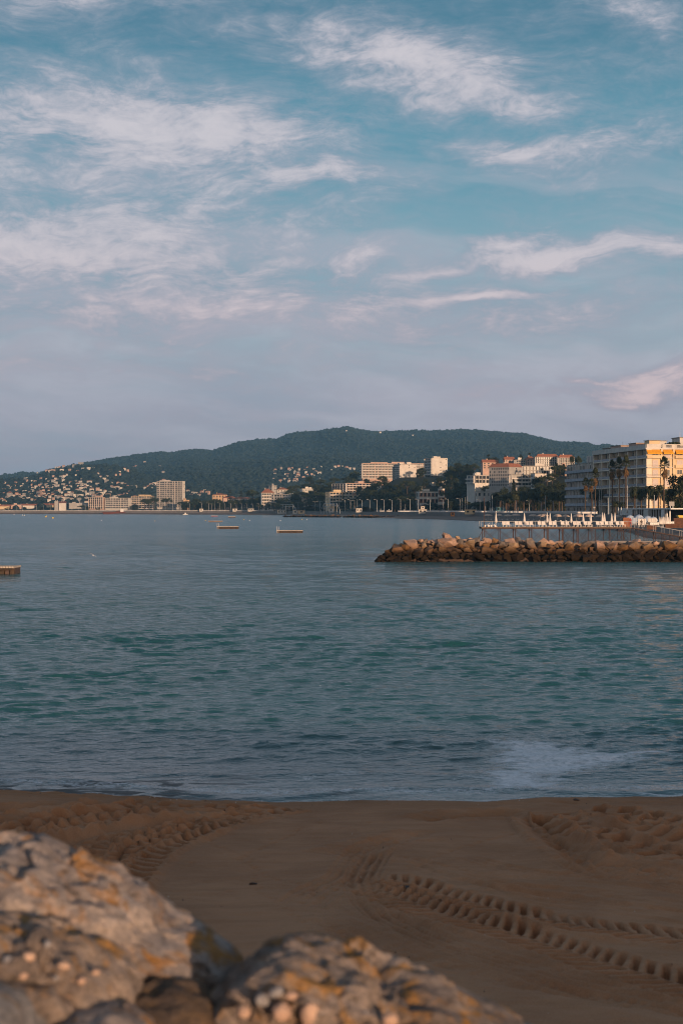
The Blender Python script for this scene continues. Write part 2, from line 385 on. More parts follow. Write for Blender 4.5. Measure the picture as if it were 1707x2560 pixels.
track(A([(880, 150), (1000, 260), (1120, 340), (1260, 362), (1420, 385), (1700, 430)]), 0.45, furrow(0.17, 0.10))
track(A([(930, 140), (1040, 235), (1180, 300), (1300, 330), (1700, 400)]), 0.22, ribs(0.04, 3))
track(A([(950, 130), (1060, 200), (1200, 245), (1350, 290), (1500, 325), (1750, 360)]), 0.42, lugs(0.20, 0.50, 0.16, 0.08))
track(A([(1080, 120), (1220, 135), (1400, 160), (1568, 195), (1800, 230)]), 0.42, lugs(0.20, 0.5, 0.16, 0.08))
track(A([(1150, 190), (1300, 210), (1450, 240), (1700, 280)]), 0.45, furrow(0.12, 0.07))
track(A([(330, 350), (520, 420), (700, 470), (900, 500), (1200, 540), (1700, 590)]), 0.18, furrow(0.05, 0.025))
track(A([(600, 440), (800, 460), (1000, 480), (1300, 520)]), 0.14, furrow(0.04, 0.02))
track(A([(-60, 330), (60, 300), (180, 270), (330, 235), (420, 215)]), 0.5, furrow(0.05, 0.03))
track(A([(350, 165), (500, 145), (650, 138), (850, 140)]), 0.5, furrow(0.09, 0.06))
track(A([(-100, 620), (100, 700), (400, 800), (800, 900), (1200, 970), (1700, 1060)]), 0.4, furrow(0.05, 0.025))
track(B([(600, 760), (670, 660), (740, 585), (850, 500), (1000, 432), (1200, 360), (1450, 298), (1640, 268)]), 0.46, lugs(0.20, 0.32, 0.20, 0.07))
track(B([(420, 700), (560, 570), (720, 490), (860, 445), (1000, 405), (1200, 340)]), 0.42, lugs(0.18, 0.32, 0.20, 0.07))
track(B([(250, 540), (420, 450), (650, 395), (900, 355), (1100, 330), (1300, 312)]), 0.28, furrow(0.14, 0.08))
track(B([(250, 640), (400, 540), (560, 470), (720, 425), (950, 378)]), 0.44, lugs(0.17, 0.36, 0.18, 0.08))
track(B([(-100, 460), (100, 410), (300, 355), (500, 318), (700, 285), (900, 265)]), 0.42, lugs(0.22, 0.44, 0.16, 0.10))
track(B([(-100, 360), (100, 330), (300, 290), (500, 265), (650, 250)]), 0.5, furrow(0.18, 0.11))
track(B([(-100, 280), (100, 275), (250, 262), (420, 245)]), 0.5, furrow(0.10, 0.06))
track(B([(640, 240), (800, 245), (950, 262), (1150, 268), (1400, 280)]), 0.28, lugs(0.10, 0.5, 0.1, 0.07))
track(B([(60, 760), (350, 520), (650, 430), (1000, 368), (1300, 322), (1500, 300)]), 0.34, ribs(0.07, 4, .03))
track(B([(-100, 560), (200, 440), (500, 365), (800, 315), (1050, 290)]), 0.40, lugs(0.15, 0.34, 0.2, 0.07))
track(B([(-100, 420), (150, 370), (420, 330), (700, 300)]), 0.36, ribs(0.08, 3, .04))
track(A([(1000, 330), (1200, 405), (1500, 455), (1850, 500)]), 0.34, ribs(0.06, 4, .025))
track(A([(1240, 150), (1450, 205), (1700, 262), (1850, 290)]), 0.38, lugs(0.16, 0.4, 0.16, 0.07))
track(A([(1120, 255), (1300, 268), (1500, 300), (1800, 345)]), 0.30, ribs(0.07, 3, .03))
track(A([(560, 330), (800, 385), (1100, 420), (1500, 440)]), 0.22, ribs(0.03, 3, .012))
track(A([(-200, 560), (-60, 470), (40, 420), (90, 350), (140, 290), (300, 240)]), 0.34, ribs(0.035, 4, .015))
# faint arcs left by the rake behind the tractor
for k in range(7):
    o_ = k * 26 + rng.uniform(-6, 6)
    track(A([(-150 + o_ * .3, 420 + o_ * 1.3), (-40 + o_ * .5, 540 + o_ * 1.2), (180 + o_, 660 + o_), (480 + o_, 770 + o_ * .7), (900 + o_, 880 + o_ * .5), (1400 + o_, 985 + o_ * .4)]), 0.10, furrow(rng.uniform(.008, .018), .008), 70)
for k in range(6):
    o_ = k * 22 + rng.uniform(-6, 6)
    track(A([(330 + o_, 330 + o_ * .5), (560 + o_, 395 + o_ * .6), (850, 430 + o_), (1250, 460 + o_ * 1.2), (1700, 520 + o_ * 1.3)]), 0.11, furrow(rng.uniform(.008, .02), .009), 70)
for k in range(5):
    o_ = k * 30
    track(B([(740 + o_, 690), (800 + o_, 590), (930 + o_ * .9, 500 + o_ * .2), (1120 + o_ * .8, 430 + o_ * .25), (1400, 345 + o_ * .4), (1700, 300 + o_ * .5)]), 0.10, furrow(rng.uniform(.006, .014), .007), 70)
# footprints and small pits
for q in range(420):
    x0, y0 = rng.uniform(-6.5, 6.5), rng.uniform(12.5, 28.2); r_ = rng.uniform(0.03, 0.08); dp = rng.uniform(0.006, 0.02)
    i0, i1 = np.searchsorted(xs, [x0 - 0.3, x0 + 0.3]); j0, j1 = np.searchsorted(ys, [y0 - 0.3, y0 + 0.3])
    sx, sy = GX[j0:j1, i0:i1] - x0, GY[j0:j1, i0:i1] - y0
    rr = (sx * sx + sy * sy * 0.6) / r_ ** 2
    GZ[j0:j1, i0:i1] -= dp * (1.3 * np.exp(-rr) - 0.35 * np.exp(-rr / 3.5))
for path in ([(560, 2120), (620, 2150), (640, 2210), (700, 2260), (790, 2330)], [(480, 2075), (600, 2150), (700, 2200), (900, 2230)], [(1020, 2170), (1150, 2120), (1300, 2080)], [(600, 2150), (680, 2110), (760, 2070)], [(1000, 2140), (1100, 2160), (1210, 2180), (1400, 2200)]):
    c = curve(path, 40)
    for k, (x0, y0) in enumerate(c):
        x0 += rng.uniform(-.05, .05); y0 += rng.uniform(-.05, .05)
        i0, i1 = np.searchsorted(xs, [x0 - 0.3, x0 + 0.3]); j0, j1 = np.searchsorted(ys, [y0 - 0.3, y0 + 0.3])
        rr = ((GX[j0:j1, i0:i1] - x0) ** 2 + (GY[j0:j1, i0:i1] - y0) ** 2) / 0.045 ** 2
        GZ[j0:j1, i0:i1] -= 0.018 * np.exp(-rr)
# churned edge by the water
edge = np.exp(-((d_sh - 1.0) / 0.75) ** 2) * np.clip((GX + 0.2) / -2.0, 0.15, 1) * (np.abs(GX) < 9.3)
GZ += edge * 0.16 * (fbm(GX * 2.2, GY * 3.0, 4, 31) - 0.42)
edge2 = np.exp(-((d_sh - 1.6) / 1.0) ** 2) * np.clip((GX - 2.2) / 2.0, 0, 1) * (np.abs(GX) < 9.3)
GZ += edge2 * 0.14 * (fbm(GX * 2.0, GY * 2.6, 4, 37) - 0.45)

m = bpy.data.materials.new('sand'); m.use_nodes = True; t = NT(m.node_tree); b = m.node_tree.nodes['Principled BSDF']
pos = t.new('ShaderNodeNewGeometry').outputs['Position']; px_, py_, pz_ = t.sep(pos)
n_big = t.smooth(t.noise(pos, 0.45, 4, 0.6, 0.6), 0.35, 0.7)
st = t.xyz(t.m('MULTIPLY', px_, 0.35), t.m('MULTIPLY', py_, 1.6), pz_)
n_str = t.smooth(t.noise(st, 1.4, 6, 0.65, 0.5), 0.42, 0.62)
n_fine = t.noise(pos, 60, 3, 0.7)
c = t.mix(n_big, (0.500, 0.240, 0.125), (0.385, 0.175, 0.088))
c = t.mix(t.m('MULTIPLY', n_str, 0.35), c, (0.31, 0.135, 0.06))
c = t.mix(t.m('MULTIPLY', t.smooth(n_fine, 0.45, 0.75), 0.28), c, (0.115, 0.065, 0.045))
c = t.mix(t.m('MULTIPLY', t.smooth(n_fine, 0.52, 0.30), 0.2), c, (0.56, 0.35, 0.22))
wet = t.smooth(t.m('MULTIPLY_ADD', t.noise(pos, 1.2, 4, 0.6), 0.12, pz_), 0.30, 0.14)
damp = t.smooth(t.m('MULTIPLY_ADD', t.noise(pos, 0.9, 4, 0.6), 0.25, pz_), 0.56, 0.32)
c = t.mix(t.m('MULTIPLY', damp, 0.55), c, (0.23, 0.095, 0.036))
c = t.mix(t.m('MULTIPLY', wet, 0.9), c, (0.085, 0.045, 0.032))
t.l.new(c, b.inputs['Base Color'])
t.l.new(t.smooth(wet, 0.0, 1.0, 0.92, 0.35), b.inputs['Roughness']); b.inputs['Specular IOR Level'].default_value = 0.25
bn = t.new('ShaderNodeBump'); bn.inputs['Distance'].default_value = 0.012
t.l.new(t.m('MULTIPLY_ADD', n_fine, 0.35, t.noise(pos, 14, 5, 0.65)), bn.inputs['Height']); t.l.new(bn.outputs[0], b.inputs['Normal'])
M_sand = m
beach = tag(grid_mesh('beach', np.stack([GX, GY, GZ], -1), M_sand), kind='structure')
def sandz(x, y):
    i = min(max(int(np.searchsorted(xs, x)), 1), len(xs) - 1); j = min(max(int(np.searchsorted(ys, y)), 1), len(ys) - 1); return float(GZ[j, i])

# ---------------------------------------------------------------- sea
cols = np.concatenate([np.linspace(-16000, -420, 46), np.arange(-400, 2110, 3.2), np.linspace(2130, 9000, 30)])
rowy = np.concatenate([np.arange(2075, 1700, -1.15), np.arange(1700, 1420, -0.85), np.arange(1420, 1284, -0.7), np.linspace(1283.5, 1275.2, 22)])
rowD = CAMZ * F / (rowy - HY)
SX = (cols[None, :] - CX) / F * rowD[:, None]; SY = np.repeat(rowD[:, None], len(cols), 1); SZ = np.zeros_like(SX)
dD = np.abs(np.gradient(rowD))[:, None]
inner = ((cols > -405) & (cols < 2115))[None, :]
wr = np.random.default_rng(11)
for k in range(46):
    lam = 0.22 * (11 ** (k / 45.0)); ang = wr.normal(0.15, 0.40); ph = wr.uniform(0, 6.28)
    kx, ky = math.sin(ang) * 2 * math.pi / lam, -math.cos(ang) * 2 * math.pi / lam
    amp = 0.0072 * lam ** 0.95 * (1.45 if lam < 0.7 else (1.1 if lam < 1.2 else 0.7))
    fade = np.clip((lam / np.maximum(dD * (0.4 + 0.6 * abs(math.cos(ang))), SY * 3.2 / F * abs(math.sin(ang)) * 1.0) - 2.5) / 2.5, 0, 1)
    s = np.sin(kx * SX + ky * SY + ph + 0.9 * np.sin(0.31 * SX * (1 + .07 * k) / lam ** .5 + 0.23 * SY / lam ** .5 + k))
    SZ += np.where(inner, amp * fade * (s + 0.28 * s * s), 0)
SZ *= np.where(inner, 0.5 + 0.9 * vnoise(SX / 4.5, SY / 3.0, 61) * vnoise(SX / 19.0, SY / 11.0, 62) * 1.9, 1)
calm = np.clip((SY - shore_y(SX)) / 14.0, 0.10, 0.8)
SZ *= calm
# open-water chop: longer waves the farther out one looks
chop = np.zeros_like(SZ)
for k in range(70):
    lam = 0.55 * (13 ** (k / 69.0)); ang = wr.normal(0.1, 0.42); ph = wr.uniform(0, 6.28)
    kx, ky = math.sin(ang) * 2 * math.pi / lam, -math.cos(ang) * 2 * math.pi / lam
    fade = np.clip((lam / np.maximum(dD * (0.35 + 0.65 * abs(math.cos(ang))), SY * 3.2 / F * abs(math.sin(ang))) - 1.9) / 1.6, 0, 1) * np.clip((SY - 33) / (6 + 9 * lam), 0, 1)
    s = np.sin(kx * SX + ky * SY + ph + 1.1 * np.sin(0.9 * SX / lam + 0.5 * SY / lam + 1.7 * k))
    chop += 0.0021 * lam ** 0.82 * fade * (s + 0.30 * s * s)
chop *= 0.78 + 0.42 * vnoise(SX / 5.0, SY / 5.0, 63) * (0.5 + vnoise(SX / 45.0, SY / 40.0, 64))
SZ += np.where(inner, chop, 0)
# small swash rollers along the near waterline
dsh = SY - shore_y(SX)
SZ += np.where(inner, 0.035 * np.exp(-((dsh - 1.3 - 0.5 * np.sin(SX * 0.8)) / 0.30) ** 2) * (0.5 + 0.5 * vnoise(SX * 0.8, SY, 5)), 0)
SZ += np.where(inner, 0.03 * np.exp(-((dsh - 3.2 - 0.4 * np.sin(SX * 0.6 + 2)) / 0.35) ** 2) * vnoise(SX * 0.6, SY, 6), 0)
m = bpy.data.materials.new('sea_water'); m.use_nodes = True; t = NT(m.node_tree); b = m.node_tree.nodes['Principled BSDF']
pos = t.new('ShaderNodeNewGeometry').outputs['Position']; px_, py_, pz_ = t.sep(pos)
b.inputs['IOR'].default_value = 1.333; b.inputs['Specular IOR Level'].default_value = 0.5
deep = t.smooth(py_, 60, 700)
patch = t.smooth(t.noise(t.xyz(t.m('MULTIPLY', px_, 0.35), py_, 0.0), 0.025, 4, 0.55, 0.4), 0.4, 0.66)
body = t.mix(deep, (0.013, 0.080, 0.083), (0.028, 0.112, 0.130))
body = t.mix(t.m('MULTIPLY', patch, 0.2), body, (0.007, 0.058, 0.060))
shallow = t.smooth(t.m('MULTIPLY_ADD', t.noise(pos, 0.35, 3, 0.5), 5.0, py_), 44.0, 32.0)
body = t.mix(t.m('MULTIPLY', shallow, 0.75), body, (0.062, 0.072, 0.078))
weed_shape = t.smooth(t.noise(t.xyz(t.m('MULTIPLY', px_, 0.55), t.m('MULTIPLY', py_, 1.5), 0.0), 1.1, 5, 0.6, 0.8), 0.50, 0.60)
weed = t.m('MULTIPLY', weed_shape, t.m('MULTIPLY', t.smooth(py_, 34.5, 30.5), t.smooth(px_, 3.0, -5.0, 0.25, 1.0)))
at_ = t.new('ShaderNodeAttribute', attribute_name='shore')
mat_w = t.m('MULTIPLY', t.smooth(t.noise(t.xyz(t.m('MULTIPLY', px_, 0.8), t.m('MULTIPLY', py_, 2.2), 5.0), 1.3, 5, 0.6, 0.6), 0.36, 0.52), t.m('MULTIPLY', t.smooth(at_.outputs['Fac'], 2.4, 0.5), t.smooth(px_, -0.6, -4.0)))
weed = t.m('MAXIMUM', weed, mat_w)
body = t.mix(t.m('MULTIPLY', weed, 0.93), body, (0.022, 0.010, 0.007))
# foam: a streaked patch and thin lines by the sand
fx = t.m('ADD', px_, t.m('MULTIPLY', t.m('SUBTRACT', t.noise(pos, 0.5, 4, 0.6), 0.5), 2.6))
fy = t.m('ADD', py_, t.m('MULTIPLY', t.m('SUBTRACT', t.noise(t.xyz(t.m('ADD', px_, 31.0), py_, 0.0), 0.5, 4, 0.6), 0.5), 2.0))
def ell(cx, cy, rx, ry, ang):
    dx_ = t.m('SUBTRACT', fx, cx); dy_ = t.m('SUBTRACT', fy, cy); a = R(ang)
    p = t.m('MULTIPLY_ADD', dx_, math.cos(a) / rx, t.m('MULTIPLY', dy_, math.sin(a) / rx))
    q = t.m('MULTIPLY_ADD', dy_, math.cos(a) / ry, t.m('MULTIPLY', dx_, -math.sin(a) / ry))
    return t.m('EXPONENT', t.m('MULTIPLY', t.m('MULTIPLY_ADD', p, p, t.m('MULTIPLY', q, q)), -1.0))
def water_at(px, py): D = CAMZ * F / (py - HY); return xat(px, D), D
fo = None
for (px, py, rx, ry, ang, am) in ((1290, 1945, 1.0, 1.3, 30, 1.25), (1345, 1915, 1.0, 1.5, 30, 1.35), (1390, 1890, 1.1, 1.7, 40, 1.4), (1320, 1872, .9, 1.4, 0, 1.15), (1290, 1860, .8, 1.0, 0, 0.85), (1490, 1890, 1.9, 0.9, 0, 1.2), (1610, 1882, 1.5, 0.6, 0, 0.9), (860, 1935, 1.1, 0.8, 20, 0.4), (1660, 1990, 2.2, 0.35, 0, 0.4)):
    x0, y0 = water_at(px, py); e = t.m('MULTIPLY', ell(x0, y0, rx, ry, ang), am); fo = e if fo is None else t.m('MAXIMUM', fo, e)
fstreak = t.noise(t.xyz(t.m('MULTIPLY', px_, 0.7), t.m('MULTIPLY', py_, 1.6), 0.0), 2.2, 8, 0.68, 0.6)
lace = t.noise(t.xyz(t.m('MULTIPLY', px_, 1.0), t.m('MULTIPLY', py_, 1.5), 2.0), 5.5, 6, 0.7, 0.9)
foam = t.smooth(t.m('MULTIPLY_ADD', t.m('SUBTRACT', fstreak, 0.5), 3.2, fo), 0.42, 1.0)
foam = t.m('MULTIPLY', foam, t.smooth(lace, 0.34, 0.60, 0.5, 1.0))
lines = t.m('MULTIPLY', t.smooth(t.noise(t.xyz(t.m('MULTIPLY', px_, 0.45), t.m('MULTIPLY', py_, 2.4), 0.0), 1.5, 6, 0.6, 0.5), 0.58, 0.70), t.smooth(py_, 33.5, 29.5, 0.0, 0.32))
foam = t.m('MAXIMUM', foam, lines)
at_ = t.new('ShaderNodeAttribute', attribute_name='shore'); dsh_ = t.m('ADD', at_.outputs['Fac'], t.m('MULTIPLY', t.m('SUBTRACT', t.noise(pos, 1.1, 4, 0.6), 0.5), 0.9))
lip = t.m('MULTIPLY', t.smooth(dsh_, 0.5, 0.12), t.smooth(lace, 0.38, 0.54, 0.1, 0.95))
lip2 = t.m('MULTIPLY', t.m('MULTIPLY', t.smooth(dsh_, 1.0, 1.35), t.smooth(dsh_, 1.75, 1.4)), t.smooth(lace, 0.46, 0.58, 0.0, 0.75))
swash = t.m('MAXIMUM', lip, lip2)
foam = t.m('MAXIMUM', foam, swash)
body = t.mix(foam, body, (0.86, 0.82, 0.84))
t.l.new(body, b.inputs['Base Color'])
t.l.new(t.m('MAXIMUM', t.smooth(t.m('MAXIMUM', foam, t.m('MULTIPLY', weed, 0.6)), 0.0, 1.0, 0.0, 0.8), t.smooth(py_, 40, 500, 0.09, 0.20)), b.inputs['Roughness'])
# ripples: short steep wavelets, longer ones far out
def rip(sx, sy, sc_, d=4, seed=0.0): return t.noise(t.xyz(t.m('MULTIPLY', px_, sx), t.m('MULTIPLY', py_, sy), seed), sc_, d, 0.55, 0.25)
hgt = t.m('MULTIPLY', rip(1.0, 1.5, 5.5, 3), 0.040)
hgt = t.m('MULTIPLY_ADD', rip(0.9, 1.8, 1.9, 3, 3.0), t.smooth(py_, 30, 90, 0.05, 0.19), hgt)
hgt = t.m('MULTIPLY_ADD', rip(0.6, 1.4, 0.60, 3, 7.0), t.smooth(py_, 60, 220, 0.0, 0.42), hgt)
hgt = t.m('MULTIPLY_ADD', rip(0.4, 1.1, 0.18, 3, 9.0), t.smooth(py_, 150, 700, 0.0, 1.3), hgt)
hgt = t.m('MULTIPLY', hgt, t.smooth(t.noise(t.xyz(t.m('MULTIPLY', px_, 0.3), py_, 4.0), 0.05, 3, 0.5), 0.3, 0.7, 0.7, 1.15))
hgt = t.m('MULTIPLY', hgt, t.smooth(py_, 29, 38, 0.35, 1.0))
bn = t.new('ShaderNodeBump'); bn.inputs['Distance'].default_value = 1.0; bn.inputs['Strength'].default_value = 1.0
t.l.new(hgt, bn.inputs['Height']); t.l.new(bn.outputs[0], b.inputs['Normal'])
M_sea = m
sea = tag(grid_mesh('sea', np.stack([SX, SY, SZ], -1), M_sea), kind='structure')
at_s = sea.data.attributes.new('shore', 'FLOAT', 'POINT'); at_s.data.foreach_set('value', np.clip(SY - shore_y(SX), -5, 100).reshape(-1).astype(np.float32))

# ---------------------------------------------------------------- far coast: beach, sea wall, promenade, land behind
coast = [(-6000, 2600), (-2500, 2150), (-1000, 2050), (-466, 1940), (-330, 1860), (-227, 1780), (-140, 1700), (-69, 1600), (-30, 1400), (5, 1180), (30, 1000), (45, 930), (60, 860), (70, 740), (75, 620), (80, 540), (82, 464), (76, 380), (64, 300), (62, 262), (72, 215), (80, 160), (82, 110), (84, 60)]
C = np.array(coast, float)
seg = np.diff(C, axis=0); Ls = np.concatenate([[0], np.cumsum(np.hypot(seg[:, 0], seg[:, 1]))])
sN = np.concatenate([np.linspace(0, Ls[3], 30)[:-1], np.linspace(Ls[3], Ls[-1], 260)])
Cx = np.interp(sN, Ls, C[:, 0]); Cy = np.interp(sN, Ls, C[:, 1])
for _ in range(6):
    Cx[1:-1] = (Cx[:-2] + 2 * Cx[1:-1] + Cx[2:]) / 4; Cy[1:-1] = (Cy[:-2] + 2 * Cy[1:-1] + Cy[2:]) / 4
tx, ty = np.gradient(Cx), np.gradient(Cy); ln = np.hypot(tx, ty); nx, ny = -ty / ln, tx / ln       # inland normal
for _ in range(40):
    nx[1:-1] = (nx[:-2] + 2 * nx[1:-1] + nx[2:]) / 4; ny[1:-1] = (ny[:-2] + 2 * ny[1:-1] + ny[2:]) / 4
ln = np.hypot(nx, ny); nx /= ln; ny /= ln
def landz(X, Y):
    X = np.asarray(X, float); Y = np.asarray(Y, float)
    def g(cx, cy, sx, sy, h): return h * np.exp(-((X - cx) / sx) ** 2 - ((Y - cy) / sy) ** 2)
    st_ = lambda v, a, b: (lambda q: q * q * (3 - 2 * q))(np.clip((v - a) / (b - a), 0, 1))
    h1 = 33 * st_(Y, 1235, 1380) * st_(X, 0, 60) * (1 - st_(Y, 1650, 1800))
    h2 = 26 * st_(X, 112, 148) * st_(Y, 880, 1010)
    h3 = 30 * st_(Y, 1660, 1810) * np.exp(-((X + 5) / 85) ** 2) * (1 - st_(Y, 1950, 2100))
    h4 = 12 * st_(Y, 1480, 1600) * np.exp(-((X - 15) / 60) ** 2)
    z = 4.1 + np.maximum(np.maximum(h1, h2), np.maximum(h3, h4))
    return z + 3.0 * (fbm(X / 60, Y / 60, 3, 50) - 0.45) * np.clip((z - 4.4) / 6, 0, 1)
wid = np.interp(Cy, [0, 250, 500, 900, 1300, 1700, 2000], [22, 24, 18, 26, 20, 14, 12])
m = bpy.data.materials.new('far_sand'); m.use_nodes = True; t = NT(m.node_tree); b = m.node_tree.nodes['Principled BSDF']
pos = t.new('ShaderNodeNewGeometry').outputs['Position']; pz_ = t.sep(pos)[2]
c = t.mix(t.smooth(t.noise(pos, 0.12, 5, 0.6), 0.35, 0.65), (0.20, 0.135, 0.105), (0.14, 0.095, 0.078))
c = t.mix(t.smooth(pz_, 0.45, 0.05), c, (0.075, 0.05, 0.042))
t.l.new(c, b.inputs['Base Color']); b.inputs['Roughness'].default_value = 0.9
rows = []
for f_, z_ in ((-0.6, -1.2), (0, -0.02), (0.10, 0.35), (0.35, 0.9), (0.7, 1.5), (1.0, 1.9)):
    rows.append(np.stack([Cx + nx * wid * f_, Cy + ny * wid * f_, np.full_like(Cx, z_) + 0.12 * (vnoise(sN / 6, np.full_like(sN, f_ * 9)) - .5)], -1))
shoreb = tag(grid_mesh('shore_sand', np.array(rows), m), kind='structure')
BX, BY = Cx + nx * wid, Cy + ny * wid
# wall + pavement
rows = []
for o_, z_ in ((-0.02, 0.8), (0.05, 3.9), (0.06, 4.25), (0.6, 4.25), (0.61, 4.1), (20, 4.1), (21, 3.0)):
    rows.append(np.stack([BX + nx * o_, BY + ny * o_, np.full_like(Cx, z_)], -1))
prom = tag(grid_mesh('promenade', np.array(rows), M_pave, smooth=False), kind='structure')
rows = []
for o_ in (17, *range(24, 330, 7), 360, 400, 470, 560, 640):
    x, y = BX + nx * o_, BY + ny * o_; rows.append(np.stack([x, y, landz(x, y) - (0.4 if o_ == 17 else 0)], -1))
land = tag(grid_mesh('land', np.array(rows), M_land), kind='structure')
def prom_at(px, off=4.0):
    """point on the promenade seen in pixel column px, 'off' metres behind the wall"""
    x, y = BX + nx * off, BY + ny * off
    p = CX + F * x / y
    ok = (y > 350) & (x > -1200)
    i = np.nonzero(ok)[0]; q = np.interp(px, p[i], np.arange(len(i)))
    k = np.clip(int(q), 0, len(i) - 2); u = q - k
    return Vector((x[i][k] * (1 - u) + x[i][k + 1] * u, y[i][k] * (1 - u) + y[i][k + 1] * u, 4.1))

# ---------------------------------------------------------------- hills
ridge = [(-3000, 1215), (-900, 1205), (-300, 1198), (0, 1190), (55, 1181), (100, 1183), (130, 1172), (200, 1160), (270, 1148), (340, 1137), (400, 1131), (425, 1132), (485, 1123), (530, 1127), (560, 1118), (600, 1105), (645, 1099), (690, 1098), (720, 1086), (745, 1080), (790, 1080), (830, 1072), (868, 1067), (890, 1073), (920, 1077), (945, 1079), (980, 1077), (1040, 1076), (1100, 1077), (1150, 1075), (1200, 1077), (1260, 1083), (1310, 1086), (1350, 1097), (1400, 1108), (1440, 1107), (1470, 1109), (1490, 1115), (1520, 1112), (1550, 1117), (1600, 1128), (1707, 1140), (2200, 1165), (3500, 1190), (6000, 1215)]
near_r = [(-3000, 1230), (-900, 1215), (-300, 1203), (0, 1198), (60, 1197), (100, 1187), (130, 1174), (165, 1168), (200, 1162), (260, 1160), (320, 1172), (400, 1200), (500, 1226), (600, 1256), (680, 1274), (6000, 1274)]
RD = 5600.0
def hillz(px, D):
    px = np.asarray(px, float); D = np.asarray(D, float)
    X = (px - CX) / F * D
    zr = CAMZ + (HY - interp(px, ridge)) / F * RD
    t_ = np.clip((D - 1900) / (RD - 1900), 0, 1); base = 0.30 * t_ + 0.70 * t_ ** 1.7
    spur = fbm(X / 520 + 0.15 * D / 520, D / 1500, 4, 71) - 0.47
    z1 = 3 + (zr - 3) * base * (1 + 1.15 * spur * np.sin(math.pi * np.clip(t_, 0, 1)) ** 0.8)
    z1 = np.where(D > RD, zr * np.clip(1 - (D - RD) / 2600, 0, 1), z1)
    ND = 3500.0
    zn = CAMZ + (HY - interp(px, near_r)) / F * ND
    u = np.clip((D - 1950) / (ND - 1950), 0, 1)
    sp2 = fbm(X / 260, D / 700, 3, 91) - 0.45
    z2 = np.where(D < ND, 3 + (zn - 3) * (0.5 * u + 0.5 * u ** 1.5) * (1 + 0.45 * sp2 * np.sin(math.pi * u)), zn - (D - ND) * 0.16)
    return np.maximum(z1, z2)
hc = np.concatenate([np.linspace(-9000, -420, 60), np.arange(-400, 2110, 9.0), np.linspace(2140, 9000, 50)])
hd = np.concatenate([np.linspace(1960, 5600, 150), np.linspace(5650, 8200, 20)])
HPX, HD = np.meshgrid(hc, hd); HZ = hillz(HPX, HD)
m = bpy.data.materials.new('hazed_wooded_slope'); m.use_nodes = True; t = NT(m.node_tree); b = m.node_tree.nodes['Principled BSDF']
pos = t.new('ShaderNodeNewGeometry').outputs['Position']
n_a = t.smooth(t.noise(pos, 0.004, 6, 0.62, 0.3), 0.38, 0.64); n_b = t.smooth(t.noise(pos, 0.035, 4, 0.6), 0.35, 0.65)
c = t.mix(n_b, (0.013, 0.024, 0.028), (0.022, 0.036, 0.038)); c = t.mix(t.m('MULTIPLY', n_a, 0.5), c, (0.040, 0.050, 0.042))  # blue of the distant haze is put into the slope colour
t.l.new(c, b.inputs['Base Color']); b.inputs['Roughness'].default_value = 0.95; b.inputs['Specular IOR Level'].default_value = 0.1
M_wood_slope = m
hills = tag(grid_mesh('hills', np.stack([(HPX - CX) / F * HD, HD, HZ], -1), M_wood_slope), kind='structure')
def hill_hit(px, py):
    D = np.linspace(2000, 5590, 900); z = hillz(np.full_like(D, px), D); ray = CAMZ - (py - HY) / F * D
    k = np.nonzero(z >= ray)[0]
    return (float(D[k[0]]), float(z[k[0]])) if len(k) else None
# tree cover: one mass of rounded crowns
ico = bmesh.new(); bmesh.ops.create_icosphere(ico, subdivisions=1, radius=1.0)
IV = np.array([v.co[:] for v in ico.verts]); IF = np.array([[v.index for v in f.verts] for f in ico.faces]); ico.free()
def blob_mass(name, pts, rad, mats, mi=None, squash=0.8):
    n = len(pts); jit = 1 + 0.35 * (rng.random((n, len(IV), 1)) - 0.5)
    th = rng.uniform(0, 6.28, n); cs, sn = np.cos(th)[:, None], np.sin(th)[:, None]
    rx = IV[None, :, 0] * cs - IV[None, :, 1] * sn; ry = IV[None, :, 0] * sn + IV[None, :, 1] * cs
    P = np.stack([rx, ry, np.repeat(IV[None, :, 2] * squash, n, 0)], -1) * jit * rad[:, None, None] + pts[:, None, :]
    Fc = (IF[None] + (np.arange(n) * len(IV))[:, None, None]).reshape(-1, 3).astype(np.int32)
    me = bpy.data.meshes.new(name); me.vertices.add(n * len(IV)); me.vertices.foreach_set('co', P.reshape(-1).astype(np.float32))
    me.loops.add(Fc.size); me.loops.foreach_set('vertex_index', Fc.reshape(-1)); me.polygons.add(len(Fc))
    me.polygons.foreach_set('loop_start', np.arange(0, Fc.size, 3, dtype=np.int32)); me.polygons.foreach_set('loop_total', np.full(len(Fc), 3, np.int32))
    for q in mats: me.materials.append(q)
    if mi is not None: me.polygons.foreach_set('material_index', np.repeat(mi, len(IF)).astype(np.int32))
    me.update(calc_edges=True); return link(bpy.data.objects.new(name, me))
N = 30000
fp = rng.uniform(-250, 1950, N); fd = 2050 + (5640 - 2050) * rng.random(N) ** 0.8
fd[:1500] = RD - rng.uniform(-20, 45, 1500)
fz = hillz(fp, fd); fr = rng.uniform(2.6, 6.2, N) * np.where(rng.random(N) < 0.06, 1.4, 1.0); fr[:1500] *= 0.8
keep = fbm(fp / 40.0, fd / 220.0, 3, 17) > 0.27; keep[:1500] = rng.random(1500) < 0.8
fpts = np.stack([(fp - CX) / F * fd, fd, fz + fr * 0.25], -1)[keep]
M_fa = mat('hazed_forest_a', (0.011, 0.022, 0.025), (0.018, 0.032, 0.034), 0.02, rough=0.9); M_fb = mat('hazed_forest_b', (0.016, 0.029, 0.031), (0.025, 0.039, 0.039), 0.02, rough=0.9)  # crowns bluer than real leaves: part of the haze is painted in
forest = blob_mass('forest', fpts, fr[keep], [M_fa, M_fb], (rng.random(keep.sum()) < 0.3).astype(int))
tag(forest, 'dark woodland tinted haze blue covering the far hills', 'woodland', kind='stuff')

